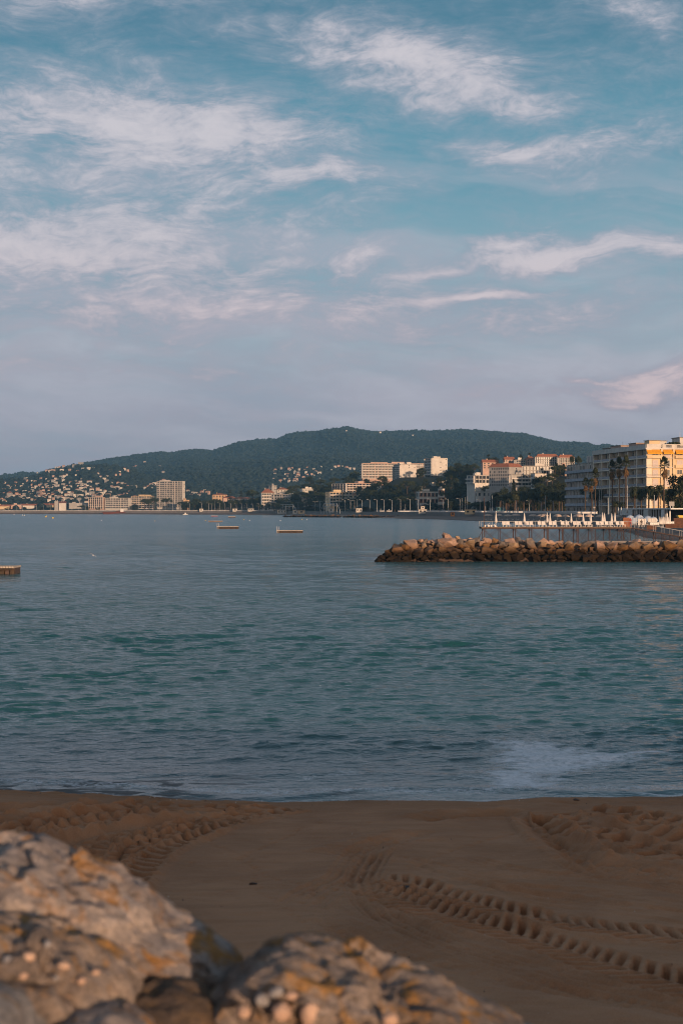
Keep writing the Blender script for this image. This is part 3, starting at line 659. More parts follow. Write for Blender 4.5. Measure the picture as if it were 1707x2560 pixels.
# ---------------------------------------------------------------- the ground the photographer stands on
def terrace():
    mb = MB()
    # top of the sea wall with its rough slope down to the sand; runs off to both sides
    prof = [(-30, 4.3), (2.0, 4.3), (2.5, 3.7), (4.4, 3.2), (6.0, 2.3), (7.6, 1.2), (8.6, 0.5)]
    xs_ = [-60, -30, -14, -8, -5, -3.5, -2.5, -1.8, -1.2, -.6, 0, .6, 1.2, 1.8, 2.5, 3.5, 5, 8, 14, 25, 45, 80]
    P = np.zeros((len(prof), len(xs_), 3))
    for i, (y, z) in enumerate(prof):
        for j, x in enumerate(xs_):
            w = mnoise.noise(Vector((x * .9, y * .9, 2.0))) * (0.25 if 2.3 < y < 9 else 0.02)
            P[i, j] = (x, y + w, z + w * 0.7)
    return grid_mesh('sea_wall', P, M_wall, smooth=False)
tag(terrace(), kind='structure')
# ================================================================== ROCKS
def rock_mat(name, c1, c2, lich, sc_=3.0, bump=0.02, lich_amt=0.5, dark=(0.05, 0.035, 0.028)):
    m = bpy.data.materials.new(name); m.use_nodes = True; t = NT(m.node_tree); b = m.node_tree.nodes['Principled BSDF']
    v = t.new('ShaderNodeNewGeometry').outputs['Position']
    n1 = t.smooth(t.noise(v, sc_, 7, 0.65, 0.5), 0.35, 0.65); n2 = t.smooth(t.noise(v, sc_ * 1.7, 6, 0.6, 0.8), 0.49, 0.64); n3 = t.smooth(t.noise(v, sc_ * 6, 6, 0.7, 0.2), 0.30, 0.48)
    c = t.mix(n1, c1, c2)
    upn = t.smooth(t.sep(t.new('ShaderNodeNewGeometry').outputs['Normal'])[2], -0.1, 0.75, 0.25, 1.0)
    c = t.mix(t.m('MULTIPLY', t.m('MULTIPLY', n2, upn), lich_amt), c, lich)
    n4 = t.smooth(t.noise(v, sc_ * 14, 4, 0.7), 0.40, 0.62); c = t.mix(t.m('MULTIPLY', n4, 0.45), c, t.mix(1.0, c, (1.75, 1.7, 1.7), 'MULTIPLY'))
    c = t.mix(t.m('SUBTRACT', 0.75, t.m('MULTIPLY', n3, 0.75)), c, dark)
    t.l.new(c, b.inputs['Base Color']); b.inputs['Roughness'].default_value = 0.85; b.inputs['Specular IOR Level'].default_value = 0.2
    bn = t.new('ShaderNodeBump'); bn.inputs['Distance'].default_value = bump
    t.l.new(t.noise(v, sc_ * 5, 8, 0.7, 0.2), bn.inputs['Height']); t.l.new(bn.outputs[0], b.inputs['Normal'])
    return m
M_rockA = rock_mat('pinkish_limestone', (0.58, 0.48, 0.43), (0.28, 0.24, 0.235), (0.50, 0.225, 0.04), 3.8, 0.08, 0.85)
M_rockB = rock_mat('grey_limestone', (0.19, 0.185, 0.195), (0.33, 0.30, 0.285), (0.36, 0.20, 0.06), 3.6, 0.05, 0.45)
M_rockC = rock_mat('conglomerate', (0.55, 0.43, 0.36), (0.22, 0.18, 0.165), (0.54, 0.26, 0.05), 4.4, 0.09, 0.8)
M_peb1 = rock_mat('pale_pebble', (0.46, 0.31, 0.23), (0.38, 0.25, 0.19), (0.45, 0.28, 0.18), 9, 0.006, 0.2, (0.2, 0.14, 0.12))
M_peb2 = rock_mat('grey_pebble', (0.25, 0.235, 0.24), (0.19, 0.18, 0.19), (0.3, 0.25, 0.2), 9, 0.006, 0.2, (0.12, 0.1, 0.1))

def boulder(name, outline, D, depth, mat_, label, seed, tilt=0.0, rough=0.05, fsc=2.2):
    """closed rock: the outline (pixels at distance D) is its widest section; front and back bulge by depth"""
    P = np.array([at(px, py + 22, D)[:] for px, py in outline]); c = P.mean(0)
    ang = np.arctan2(P[:, 2] - c[2], P[:, 0] - c[0]); rad = np.hypot(P[:, 0] - c[0], P[:, 2] - c[2]); o = np.argsort(ang)
    ang, rad = ang[o], rad[o]; A_ = np.concatenate([ang - 2 * math.pi, ang, ang + 2 * math.pi]); R_ = np.tile(rad, 3)
    nphi, nth = 220, 120
    phi = np.linspace(-math.pi, math.pi, nphi, endpoint=False); th = np.linspace(0.0, math.pi, nth)
    r = np.interp(phi, A_, R_)
    rs = np.convolve(np.concatenate([r[-3:], r, r[:3]]), np.ones(7) / 7, 'valid')
    vs_ = []
    for t_ in th:
        s = math.sin(t_) ** 0.75; k = math.cos(t_); k = math.copysign(abs(k) ** 0.85, k)
        for p, q in zip(phi, rs):
            x, z = q * s * math.cos(p), q * s * math.sin(p)
            y = -depth * k + tilt * (z) 
            v = Vector((x, y, z)); u = Vector((c[0] + x, y * 1.0, c[2] + z)) * fsc + Vector((seed * 7.1, seed * 3.3, 0))
            n = mnoise.noise(u) * 0.9 + (0.5 - abs(mnoise.noise(u * 2.1))) * 0.8 + mnoise.noise(u * 4.7) * 0.38 + (0.3 - abs(mnoise.noise(u * 9.3))) * 0.28 + mnoise.noise(u * 19) * 0.10
            vd, vp = mnoise.voronoi(u * 0.55 + Vector((n * .25, 0, 0)))
            cr_ = min(1.0, (vd[1] - vd[0]) / 0.10); n = n * 0.8 + (cr_ - 1) * 0.55 + 0.75 * mnoise.noise(vp[0] * 5.7)
            dirv = Vector((x / (q + .01), -k, z / (q + .01)))
            if dirv.length > 1e-6: dirv.normalize()
            vs_.append(v + dirv * n * rough)
    fs = []
    for j in range(nth - 1):
        for i in range(nphi): fs.append((j * nphi + i, j * nphi + (i + 1) % nphi, (j + 1) * nphi + (i + 1) % nphi, (j + 1) * nphi + i))
    me = bpy.data.meshes.new(name); me.from_pydata([tuple(v) for v in vs_], [], fs); me.materials.append(mat_)
    me.polygons.foreach_set('use_smooth', [True] * len(me.polygons)); me.update()
    ob = link(bpy.data.objects.new(name, me)); ob.location = (c[0], D, c[2])
    return tag(ob, label, 'boulder')
pebble_mesh = []
for k in range(3):
    bm = bmesh.new(); bmesh.ops.create_icosphere(bm, subdivisions=3, radius=1.0)
    for v in bm.verts: v.co *= 1 + 0.16 * mnoise.noise(v.co * 1.3 + Vector((k * 5, 0, 0)))
    me = bpy.data.meshes.new('pebble'); bm.to_mesh(me); bm.free(); me.materials.append((M_peb1, M_peb2, M_peb1)[k]); me.polygons.foreach_set('use_smooth', [True] * len(me.polygons)); pebble_mesh.append(me)
def pebbles(root, spots, D):
    loc = root.location
    for (px, py, rw, rh, k, dd) in spots:
        dd += 0.055
        o = link(bpy.data.objects.new('pebble', pebble_mesh[k]), root); p = at(px, py, D + dd); s = D / F
        o.location = p - loc; rw *= .78; rh *= .72; o.scale = (rw * s, max(rw, rh) * s * 0.8, rh * s); o.rotation_euler = (0.2 * k, random.uniform(-.4, .4), random.uniform(0, 3))
r1 = boulder('boulder', [(-260, 2150), (-120, 2105), (0, 2108), (100, 2112), (150, 2135), (215, 2180), (300, 2222), (352, 2250), (390, 2290), (470, 2325), (540, 2345), (585, 2385), (590, 2440), (520, 2500), (380, 2490), (200, 2480), (0, 2450), (-200, 2420), (-330, 2300)], 5.2, 0.42, M_rockA,
             'long pinkish boulder with orange lichen ridge sloping towards the sand', 1, -0.35, 0.08, 3.2)
r2 = boulder('boulder', [(-200, 2330), (-60, 2300), (60, 2310), (160, 2340), (240, 2375), (300, 2420), (325, 2460), (280, 2500), (120, 2530), (-50, 2560), (-220, 2500)], 4.6, 0.32, M_rockC,
             'crumbly brown conglomerate boulder set with small pebbles below the long pinkish one', 2, -0.3, 0.065, 3.8)
r5 = boulder('boulder', [(500, 2560), (535, 2480), (580, 2400), (630, 2355), (690, 2335), (745, 2342), (800, 2372), (860, 2388), (930, 2405), (960, 2435), (1040, 2445), (1110, 2470), (1180, 2510), (1260, 2545), (1340, 2580), (1400, 2680), (1200, 2780), (800, 2790), (560, 2700)], 4.8, 0.40, M_rockC,
             'big rounded orange and grey boulder studded with pale pebbles', 3, -0.25, 0.085, 3.2)
r3 = boulder('boulder', [(110, 2570), (160, 2525), (240, 2505), (320, 2525), (380, 2570), (420, 2660), (250, 2740), (80, 2680)], 4.3, 0.22, M_rockA,
             'small pale boulder tucked under the dark slab', 4, -0.2, 0.02, 4.0)
r4 = boulder('boulder', [(-150, 2480), (-40, 2450), (50, 2470), (90, 2520), (110, 2600), (60, 2720), (-120, 2720), (-200, 2600)], 4.2, 0.25, M_rockB,
             'bluish grey boulder beside the small pale one', 5, -0.2, 0.02, 3.0)
r6 = boulder('boulder', [(240, 2520), (330, 2470), (430, 2455), (520, 2470), (560, 2530), (560, 2640), (450, 2720), (300, 2700), (230, 2600)], 4.75, 0.30, rock_mat('dark_slab', (0.115, 0.085, 0.07), (0.20, 0.135, 0.09), (0.26, 0.15, 0.06), 6.0, 0.04, 0.4),
             'dark layered slab lying in the hollow between the boulders', 6, -0.5, 0.04, 3.0)
for args in (([(1150, 2650), (1250, 2590), (1400, 2600), (1500, 2680), (1480, 2800), (1200, 2800)], 5.0, 0.35, M_rockB, 'grey boulder at the foot of the pebble studded one', 8),):
    boulder('boulder', args[0], args[1], args[2], args[3], args[4], args[5], -0.2, 0.03, 3.0)
r7 = boulder('boulder', [(330, 2300), (400, 2305), (470, 2328), (540, 2345), (582, 2375), (600, 2420), (580, 2480), (500, 2530), (380, 2520), (300, 2450), (290, 2370)], 5.3, 0.30, M_rockB,
             'blue grey boulder end with a pale vein abutting the long pinkish one', 9, -0.3, 0.04, 3.2)
pebbles(r2, [(70, 2392, 26, 16, 0, -.28), (160, 2415, 20, 14, 0, -.30), (205, 2452, 16, 13, 0, -.28), (120, 2360, 14, 10, 1, -.25), (20, 2400, 18, 12, 1, -.3), (180, 2485, 24, 14, 0, -.28), (140, 2445, 12, 9, 1, -.30), (60, 2440, 15, 11, 0, -.32), (240, 2430, 14, 10, 0, -.22)], 4.6)
pebbles(r5, [(705, 2530, 34, 30, 0, -.44), (775, 2535, 30, 36, 0, -.43), (655, 2500, 26, 20, 1, -.42), (690, 2480, 24, 14, 1, -.42), (610, 2530, 20, 22, 2, -.40), (840, 2545, 22, 26, 2, -.41), (975, 2548, 30, 22, 0, -.41), (730, 2490, 18, 13, 2, -.43), (910, 2540, 18, 14, 1, -.41)], 4.8)

# ---------------------------------------------------------------- breakwater
def rock_mesh(seed, mat_, sub=3, cut=8):
    """angular block of quarried stone: hull of jittered points on a rounded box"""
    r_ = random.Random(seed); bm = bmesh.new()
    for k in range(13):
        d = Vector((r_.gauss(0, 1), r_.gauss(0, 1), r_.gauss(0, 1))).normalized()
        e = max(abs(d.x), abs(d.y), abs(d.z)); bm.verts.new(d * (1.0 / e) ** 0.55 * r_.uniform(.78, 1.0))
    res = bmesh.ops.convex_hull(bm, input=bm.verts)
    bmesh.ops.delete(bm, geom=[v for v in bm.verts if not v.link_faces], context='VERTS')
    bmesh.ops.bevel(bm, geom=bm.edges[:], offset=0.035, segments=1, affect='EDGES')
    me = bpy.data.meshes.new('rock'); bm.to_mesh(me); bm.free(); me.materials.append(mat_); return me
def wet_rock(name, c1, c2, lich):
    m = rock_mat(name, c1, c2, lich, 0.9, 0.10, 0.55, (0.05, 0.035, 0.03)); t = NT(m.node_tree); b = m.node_tree.nodes['Principled BSDF']
    src = b.inputs['Base Color'].links[0].from_socket
    v = t.new('ShaderNodeNewGeometry').outputs['Position']; z = t.sep(v)[2]
    lev = t.m('MULTIPLY_ADD', t.noise(v, 0.8, 4, 0.6), 1.0, z)
    sp_ = t.smooth(lev, 2.8, 2.0); wl = t.smooth(lev, 2.3, 1.45)          # splash zone stained ochre, then algae and wet stone
    c2 = t.mix(t.m('MULTIPLY', sp_, 0.75), src, (0.150, 0.072, 0.024))
    t.l.new(t.mix(t.m('MULTIPLY', wl, 0.95), c2, (0.009, 0.006, 0.004)), b.inputs['Base Color'])
    mid = t.smooth(z, 2.2, 0.8)
    return m
MR1 = wet_rock('breakwater_pink', (0.44, 0.30, 0.24), (0.27, 0.18, 0.14), (0.30, 0.15, 0.05))
MR2 = wet_rock('breakwater_ochre', (0.22, 0.125, 0.062), (0.12, 0.07, 0.04), (0.30, 0.15, 0.04))
MR3 = wet_rock('breakwater_grey', (0.20, 0.165, 0.145), (0.12, 0.10, 0.09), (0.26, 0.15, 0.07))
MR4 = wet_rock('breakwater_tan', (0.36, 0.26, 0.18), (0.24, 0.17, 0.12), (0.38, 0.22, 0.09))
RM = [rock_mesh(k, (MR1, MR3, MR2, MR1, MR3, MR4)[k % 6]) for k in range(18)]
bw = empty('breakwater', (22, 167, 0), 0, 'low breakwater of piled pink and ochre rocks in front of the pier', 'breakwater')
def rock(parent, x, y, z, s, rr, meshes=RM, sq=(1.25, 1.0, 0.8)):
    o = link(bpy.data.objects.new('rock', rr.choice(meshes)), parent)
    o.location = Vector((x, y, z)) - parent.location
    o.scale = (s * sq[0] * rr.uniform(.85, 1.2), s * sq[1] * rr.uniform(.85, 1.1), s * sq[2] * rr.uniform(.85, 1.15)); o.rotation_euler = (rr.uniform(-.5, .5), rr.uniform(-.5, .5), rr.uniform(0, 6.28)); return o
rr = random.Random(5)
def crest(px): return float(interp(px, [(930, 1400), (955, 1385), (985, 1368), (1010, 1360), (1040, 1352), (1090, 1350), (1120, 1343), (1170, 1348), (1240, 1350), (1330, 1352), (1420, 1356), (1500, 1360), (1560, 1358), (1707, 1360), (2400, 1360)]))
Df = 163.0
rear = []
def bw_row(frac, D, step, smin, smax, x0=945, x1=1725):
    x = xat(x0, D) + rr.uniform(0, .5)
    while x < xat(x1, D):
        px = pxof(x, D); top = zat(crest(px), D) - 0.35
        s = .76 * (smin + (smax - smin) * rr.random() ** 2.2)
        z = max(top, 0.1) * frac + rr.uniform(-.12, .12)
        o_ = rock(bw, x, D + rr.uniform(-.35, .35), z + rr.uniform(0, .25) * (frac > .7), s * (1.35 if D > 168 else 1), rr)
        if D > 168: rear.append(o_)
        x += s * rr.uniform(1.1, 1.65) * step
bw_row(-0.05, 162.6, .95, 0.40, 0.85, 938)
bw_row(0.28, 163.3, 1.0, 0.4, 1.15, 955)
bw_row(0.55, 164.2, 1.0, 0.4, 1.2, 975)
bw_row(0.80, 165.2, 1.0, 0.4, 1.15, 985)
bw_row(1.0, 166.6, 1.0, 0.45, 1.1, 1000)
bw_row(0.9, 168.4, 1.3, 0.6, 1.0, 985)
bw_row(0.4, 170.0, 1.6, 0.7, 1.0, 960)
for (px, py, s) in ((1028, 1356, .85), (1115, 1349, 1.0), (1150, 1352, .7), (1160, 1362, .75), (1260, 1358, .7), (1420, 1362, .8), (1530, 1360, .9), (1580, 1365, 1.0), (1620, 1372, .9), (1690, 1376, 1.0), (945, 1396, .5), (958, 1390, .6), (978, 1378, .75), (1300, 1378, .9), (1240, 1375, .9)):
    p = at(px, py, 165.4); rock(bw, p.x, p.y, p.z - .25, s, rr)
rb = MB()
for o_ in rear:                                       # the far side of the pile, hardly seen: one joined part
    M_ = Matrix.LocRotScale(o_.location, o_.rotation_euler, o_.scale); rb.add([M_ @ v.co for v in o_.data.vertices], [tuple(p.vertices) for p in o_.data.polygons]); bpy.data.objects.remove(o_)
tag(rb.build('rear_rocks', MR1, bw), kind='stuff')
core = MB()
P = []
for px in range(960, 2350, 30):
    D = 168; zt = max(zat(crest(px), D) - 0.75, 0.05); x = xat(px, D)
    P.append([(x, 163.2, -1), (x, 164.5, zt * .35), (x, 166.3, zt), (x, 170.0, zt), (x, 173.5, -1)])
P = np.array(P).transpose(1, 0, 2) - np.array(bw.location)
co = grid_mesh('core', P, M_dark, smooth=False); co.parent = bw  # near-black colour paints the shade in the gaps between the rocks
# low concrete strip along the right half of the crest
cs = MB().box(xat(1500, 170) - 22, 58, 169.2 - 167, 172.2 - 167, 1.2, 2.25); cs.build('concrete_cap', M_pave, bw)
# low spit of dark rocks farther along the shore
sp = empty('rock_spit', (xat(860, 1090), 1090, 0), 0, 'low dark rock spit lying off the far beach', 'breakwater')
RM2 = [rock_mesh(k + 40, (MR2, MR3)[k % 2], 2) for k in range(6)]
for q in range(120):
    px = rr.uniform(708, 1005); D = interp(px, [(700, 1130), (1005, 1020)]) + rr.uniform(-4, 6)
    rock(sp, xat(px, D), D, rr.uniform(0.1, 0.9) * (0.5 if px < 730 else 1), rr.uniform(1.0, 1.9), rr, RM2)
# ================================================================== BUILDINGS
def fbox(mb, face, u0, u1, d0, d1, z0, z1):
    if face == 'R': mb.box(u0, u1, -d1, -d0, z0, z1)
    else: mb.box(-d1, -d0, u0, u1, z0, z1)
def deco(root, face, style, Lf, H, floors, bays, base=0.0, slab=None, rs=0):
    r_ = random.Random(rs); fh = (H - base) / floors; bw_ = Lf / bays
    slab = slab or M_slab
    if style in ('balcony', 'loggia'):
        win = MB()
        for k in range(floors):
            z = base + k * fh
            for b_ in range(bays):
                u = b_ * bw_
                fbox(win, face, u + bw_ * .05, u + bw_ * (.72 + .23 * r_.random()), 0.003, .06, z + .12 * fh, z + fh * .84)
        win = win.build('windows', M_glass, root); tag(win, kind='stuff')
        me = None
        for k in range(1, floors + 1):
            if me is None:
                mb = MB(); fbox(mb, face, .15, Lf - .15, .07, 1.35, -.14, .14)
                if style == 'balcony': fbox(mb, face, .15, Lf - .15, 1.20, 1.33, .142, .30 * fh)
                me = mb.mesh('balcony', slab)
            o = link(bpy.data.objects.new('balcony' if style == 'balcony' else 'floor_slab', me), root); o.location = (0, 0, base + k * fh - (0.12 if k == floors else 0) - fh * (1 if style == 'balcony' else 0) + (fh * .0))
        pm = MB()
        for b_ in range(bays + 1):
            if style == 'loggia' or b_ % 3 == 0:
                u = min(max(b_ * bw_, .22), Lf - .22); fbox(pm, face, u - .17, u + .17, .065, 1.18, base + .15, H - .3)
        tag(pm.build('partitions', slab, root), kind='stuff')
    elif style in ('windows', 'shutters'):
        win = MB(); sh = MB(); sill = MB()
        for k in range(floors):
            z = base + k * fh
            for b_ in range(bays):
                u = (b_ + .5) * bw_; w = min(bw_ * .24, .75)
                if r_.random() < .94:
                    fbox(win, face, u - w, u + w, .003, .05, z + fh * .22, z + fh * .80)
                    fbox(sill, face, u - w - .15, u + w + .15, .003, .22, z + fh * .15, z + fh * .21)
                    if style == 'shutters':
                        for s in (-1, 1): fbox(sh, face, u + s * w * 1.55 - w * .5, u + s * w * 1.55 + w * .5, .003, .10, z + fh * .2, z + fh * .82)
        tag(win.build('windows', M_glass, root), kind='stuff'); tag(sill.build('sills', slab, root), kind='stuff')
        if style == 'shutters': tag(sh.build('shutters', M_shutter, root), kind='stuff')
    elif style == 'few':
        win = MB()
        for k in range(floors):
            for u in (.55, .9):
                if r_.random() < (.75 if u < .6 else .35): fbox(win, face, Lf * u - .55, Lf * u + .55, .003, .06, base + k * fh + fh * .4, base + k * fh + fh * .72)
        tag(win.build('windows', M_glass, root), kind='stuff')
        ln_ = MB()
        for k in range(1, floors): fbox(ln_, face, .1, Lf - .1, .003, .05, base + k * fh - .06, base + k * fh + .06)
        tag(ln_.build('string_courses', slab, root), kind='stuff')
def block(name, label, pl, pm_, pr, ytop, D, phi, floors, mat_, left='balcony', right='few', bl=5, br=4, roof='flat', depth=12.0, gz=None, cat='building', ybase=None, group=None, hut=True, slab=None, roofh=2.6):
    ph = R(phi); Cc = at(pm_, ytop, D); tl, tr = (pl - CX) / F, (pr - CX) / F
    b_ = (tr * Cc.y - Cc.x) / (math.cos(ph) - tr * math.sin(ph)) if pr > pm_ else depth
    a_ = (Cc.x - tl * Cc.y) / (math.sin(ph) + tl * math.cos(ph)) if pl < pm_ else depth
    if pr <= pm_: b_ = depth
    ztop = Cc.z
    pts = [(Cc.x, Cc.y), (Cc.x + b_ * math.cos(ph), Cc.y + b_ * math.sin(ph)), (Cc.x - a_ * math.sin(ph), Cc.y + a_ * math.cos(ph))]
    g = min(float(landz(*p)) for p in pts) - 1.0 if gz is None else gz
    vis = zat(ybase, D) if ybase else g + 1.0
    root = empty(name, (Cc.x, Cc.y, g), ph, label, cat, group)
    H = ztop - g; base = max(vis - g, .3)
    MB().box(0, b_, 0, a_, 0, H).build('wall', mat_, root)
    if pl < pm_ or left == 'force': deco(root, 'L', left, a_, H - .1, floors, bl, base, slab, int(pl))
    if pr > pm_: deco(root, 'R', right, b_, H - .1, floors, br, base, slab, int(pr) + 1)
    if roof == 'flat':
        mb = MB(); mb.box(-.25, b_ + .25, -.25, a_ + .25, H + .003, H + .30); mb.build('roof', M_flat, root)
        if hut:
            r_ = random.Random(int(pm_)); mb = MB()
            for q in range(2):
                u = r_.uniform(.15, .6) * b_; v = r_.uniform(.2, .6) * a_; mb.box(u, u + b_ * r_.uniform(.15, .3), v, v + a_ * .25, H + .302, H + .3 + r_.uniform(1.3, 2.4) * 1.001 ** q)
            mb.build('roof_hut', mat_, root)
    else:
        o = .5; h = roofh; mb = MB(); k = min(a_, b_) * (.5 if roof == 'hip' else 0.0)
        if b_ >= a_: rp = [(k, a_ / 2), (b_ - k, a_ / 2)]
        else: rp = [(b_ / 2, k), (b_ / 2, a_ - k)]
        if roof == 'mansard':
            mb.add([(-o, -o, H), (b_ + o, -o, H), (b_ + o, a_ + o, H), (-o, a_ + o, H), (1.6, 1.6, H + h), (b_ - 1.6, 1.6, H + h), (b_ - 1.6, a_ - 1.6, H + h), (1.6, a_ - 1.6, H + h)], [(3, 2, 1, 0), (4, 5, 6, 7), (0, 1, 5, 4), (1, 2, 6, 5), (2, 3, 7, 6), (3, 0, 4, 7)])
        else:
            vs_ = [(-o, -o, H + .003), (b_ + o, -o, H + .003), (b_ + o, a_ + o, H + .003), (-o, a_ + o, H + .003), (rp[0][0], rp[0][1], H + h), (rp[1][0], rp[1][1], H + h)]
            fs = [(0, 1, 5, 4), (1, 2, 5), (2, 3, 4, 5), (3, 0, 4), (3, 2, 1, 0)] if b_ >= a_ else [(0, 1, 4), (1, 2, 5, 4), (2, 3, 5), (3, 0, 4, 5), (3, 2, 1, 0)]
            mb.add(vs_, fs)
        rf = mb.build('roof', M_tile, root)
        MB().box(b_ * .3, b_ * .3 + .8, a_ * .45, a_ * .45 + .6, H + h * .5, H + h + .9).build('chimney', mat_, rf)
    return root
FAR = 'low seafront houses at the far end of the bay'
block('apartment_tower', 'tall white slab tower with stacked balconies standing alone on the shore', 393, 457, 463, 1203, 2030, 66, 13, M_white, 'balcony', 'few', 10, 2, gz=3.0, ybase=1268)
block('apartment_block', 'long pinkish block with tall pilasters beside the white slab tower', 222, 258, 263, 1243, 2010, 68, 5, M_pink, 'loggia', 'few', 7, 2, gz=3.0, ybase=1272)
block('apartment_block', 'white seafront block with glazed balcony bands next to the pilastered one', 264, 322, 328, 1245, 2000, 72, 5, M_white, 'balcony', 'few', 9, 2, gz=3.0, ybase=1272)
block('apartment_block', 'cream seafront block reaching towards the white slab tower', 329, 386, 392, 1240, 2060, 72, 6, M_cream, 'balcony', 'few', 9, 2, gz=3.0, ybase=1272)
block('gabled_house', 'narrow white house with a pediment at the far seafront', 148, 150, 167, 1258, 2010, 8, 3, M_white, 'windows', 'windows', 1, 3, roof='gable', gz=3.0, ybase=1274)
block('apartment_block', 'grey flat roofed block beside the narrow pedimented house', 137, 140, 149, 1254, 2060, 10, 4, M_grey, 'windows', 'windows', 1, 2, gz=3.0, ybase=1274)
block('apartment_block', 'pale low block between pedimented house and pilastered block', 173, 176, 221, 1258, 2080, 8, 4, M_grey, 'windows', 'balcony', 1, 6, gz=3.0, ybase=1274)
for k, (a_, b_, y, mt) in enumerate(((-60, -12, 1263, M_white), (-10, 26, 1266, M_cream), (28, 56, 1262, M_pink), (58, 88, 1264, M_white), (90, 116, 1267, M_grey), (117, 136, 1263, M_cream))):
    block('seafront_house', ('flat roofed white', 'low cream', 'small pinkish', 'white two storey', 'squat grey', 'narrow cream')[k] + ' house in the far seafront row left of the gabled one', a_, a_ + 2, b_, y, 2050 + 12 * k, 6, 3, mt, 'windows', 'windows', 1, 4, roof=('flat', 'hip')[k % 2], gz=3.0, ybase=1275, group=FAR)
block('house', 'ochre house with a red hipped roof among pines behind the lamps', 529, 532, 569, 1237, 1930, 10, 3, M_ochre, 'windows', 'windows', 1, 5, roof='hip', ybase=1262)
block('house', 'salmon house below the ochre hipped one', 556, 558, 590, 1245, 1880, 12, 3, M_pink, 'windows', 'windows', 1, 4, roof='hip', ybase=1266)
block('house', 'orange house at the foot of the white slab tower', 455, 458, 474, 1250, 1960, 10, 3, M_ochre, 'windows', 'windows', 1, 3, ybase=1270)
block('apartment_block', 'wide low grey block with a red tiled roof behind round trees', 575, 578, 640, 1247, 1800, 8, 3, M_grey, 'windows', 'windows', 1, 9, roof='hip', ybase=1268)
block('apartment_block', 'white block with a bright red tiled roof', 651, 654, 686, 1232, 1690, 10, 4, M_white, 'windows', 'balcony', 1, 5, roof='hip', ybase=1262, roofh=5)
block('tower_house', 'small square tower house above the red tiled block', 671, 680, 692, 1214, 1712, 35, 4, M_grey, 'windows', 'few', 2, 2, ybase=1240)
block('apartment_block', 'grey and white block with glazed bays and a sunlit end wall', 672, 727, 757, 1236, 1672, 52, 4, M_white, 'balcony', 'few', 8, 2, ybase=1262)
block('villa', 'white villa with roof terrace below the wooded knoll', 690, 693, 722, 1224, 1716, 10, 2, M_white, 'windows', 'windows', 1, 4, roof='hip', ybase=1236)
block('villa', 'broad white terrace villa on the knoll slope', 750, 755, 790, 1222, 1690, 14, 3, M_white, 'windows', 'balcony', 1, 5, ybase=1245)
block('apartment_block', 'cream block with balconies and a bright left corner among pines', 813, 824, 880, 1230, 1500, 30, 4, M_cream, 'few', 'balcony', 2, 7, ybase=1262)
block('apartment_block', 'stepped terrace block partly hidden behind a pine', 868, 872, 938, 1239, 1470, 12, 3, M_cream, 'windows', 'balcony', 1, 6, ybase=1258)
block('apartment_block', 'long pink balconied block under the big slab on the hill', 831, 866, 938, 1208, 1560, 30, 4, M_pink, 'loggia', 'balcony', 5, 9, ybase=1232)
block('villa', 'white cubic villa between the pink block and the round pine', 937, 942, 985, 1214, 1500, 10, 2, M_white, 'windows', 'windows', 1, 4, ybase=1228)
block('apartment_block', 'very long balconied slab block along the hilltop', 901, 906, 1064, 1158, 1760, 9, 6, M_pink, 'balcony', 'balcony', 2, 20, ybase=1196)
block('apartment_tower', 'square white tower with blank sunlit wall in front of the hilltop slab', 983, 1001, 1040, 1161, 1400, 25, 8, M_white, 'balcony', 'few', 3, 4, ybase=1222)
block('apartment_tower', 'square white tower with blank sunlit wall beside the dark wood', 1062, 1080, 1118, 1145, 1450, 25, 8, M_white, 'balcony', 'few', 3, 4, ybase=1200)
block('villa', 'pale pink three storey villa with brown shutters behind the promenade lamps', 1040, 1048, 1096, 1229, 1240, 18, 3, M_white, 'windows', 'shutters', 2, 5, ybase=1276)
block('villa', 'taller sunlit wing of the pink shuttered villa', 1094, 1096, 1111, 1222, 1236, 18, 3, M_white, 'windows', 'shutters', 1, 2, ybase=1276)
block('house', 'plain house with a pyramid roof beside the shuttered villa', 1002, 1005, 1022, 1252, 1250, 12, 2, M_white, 'windows', 'windows', 1, 2, roof='hip', ybase=1276)
block('house', 'low white house above the shuttered villa', 1074, 1080, 1133, 1206, 1330, 12, 2, M_white, 'windows', 'windows', 1, 5, ybase=1222)
block('house', 'small white cube house left of the shuttered villa', 1042, 1046, 1056, 1216, 1310, 20, 1, M_white, 'few', 'few', 1, 1, ybase=1226, hut=False)
block('grand_hotel', 'big grey belle epoque hotel with a red mansard roof on the hill', 1222, 1272, 1304, 1167, 1080, 48, 6, M_grey, 'windows', 'few', 9, 3, roof='mansard', ybase=1216, cat='hotel', slab=M_grey, roofh=2.8)
block('house', 'pinkish gabled house at the left end of the hilltop row', 1201, 1206, 1245, 1156, 1280, 14, 3, M_pink, 'windows', 'windows', 1, 4, roof='gable', ybase=1172)
block('house', 'pinkish tiled house in the middle of the hilltop row', 1257, 1261, 1286, 1149, 1270, 12, 3, M_pink, 'windows', 'windows', 1, 3, roof='gable', ybase=1168)
block('apartment_block', 'white loggia block joined to the tiled house on the hilltop', 1284, 1288, 1312, 1150, 1262, 12, 3, M_white, 'loggia', 'loggia', 1, 5, ybase=1168)
block('house', 'pink hipped house next to the white loggia block', 1310, 1316, 1338, 1148, 1262, 16, 3, M_pink, 'windows', 'windows', 1, 3, roof='hip', ybase=1166)
block('apartment_block', 'white hilltop block with four rows of loggias and red roof', 1337, 1340, 1395, 1142, 1240, 8, 4, M_white, 'loggia', 'loggia', 1, 10, roof='hip', ybase=1166)
block('apartment_block', 'white loggia block with tall chimney beside dark trees', 1393, 1396, 1434, 1144, 1230, 10, 4, M_white, 'loggia', 'loggia', 1, 6, roof='hip', ybase=1168)
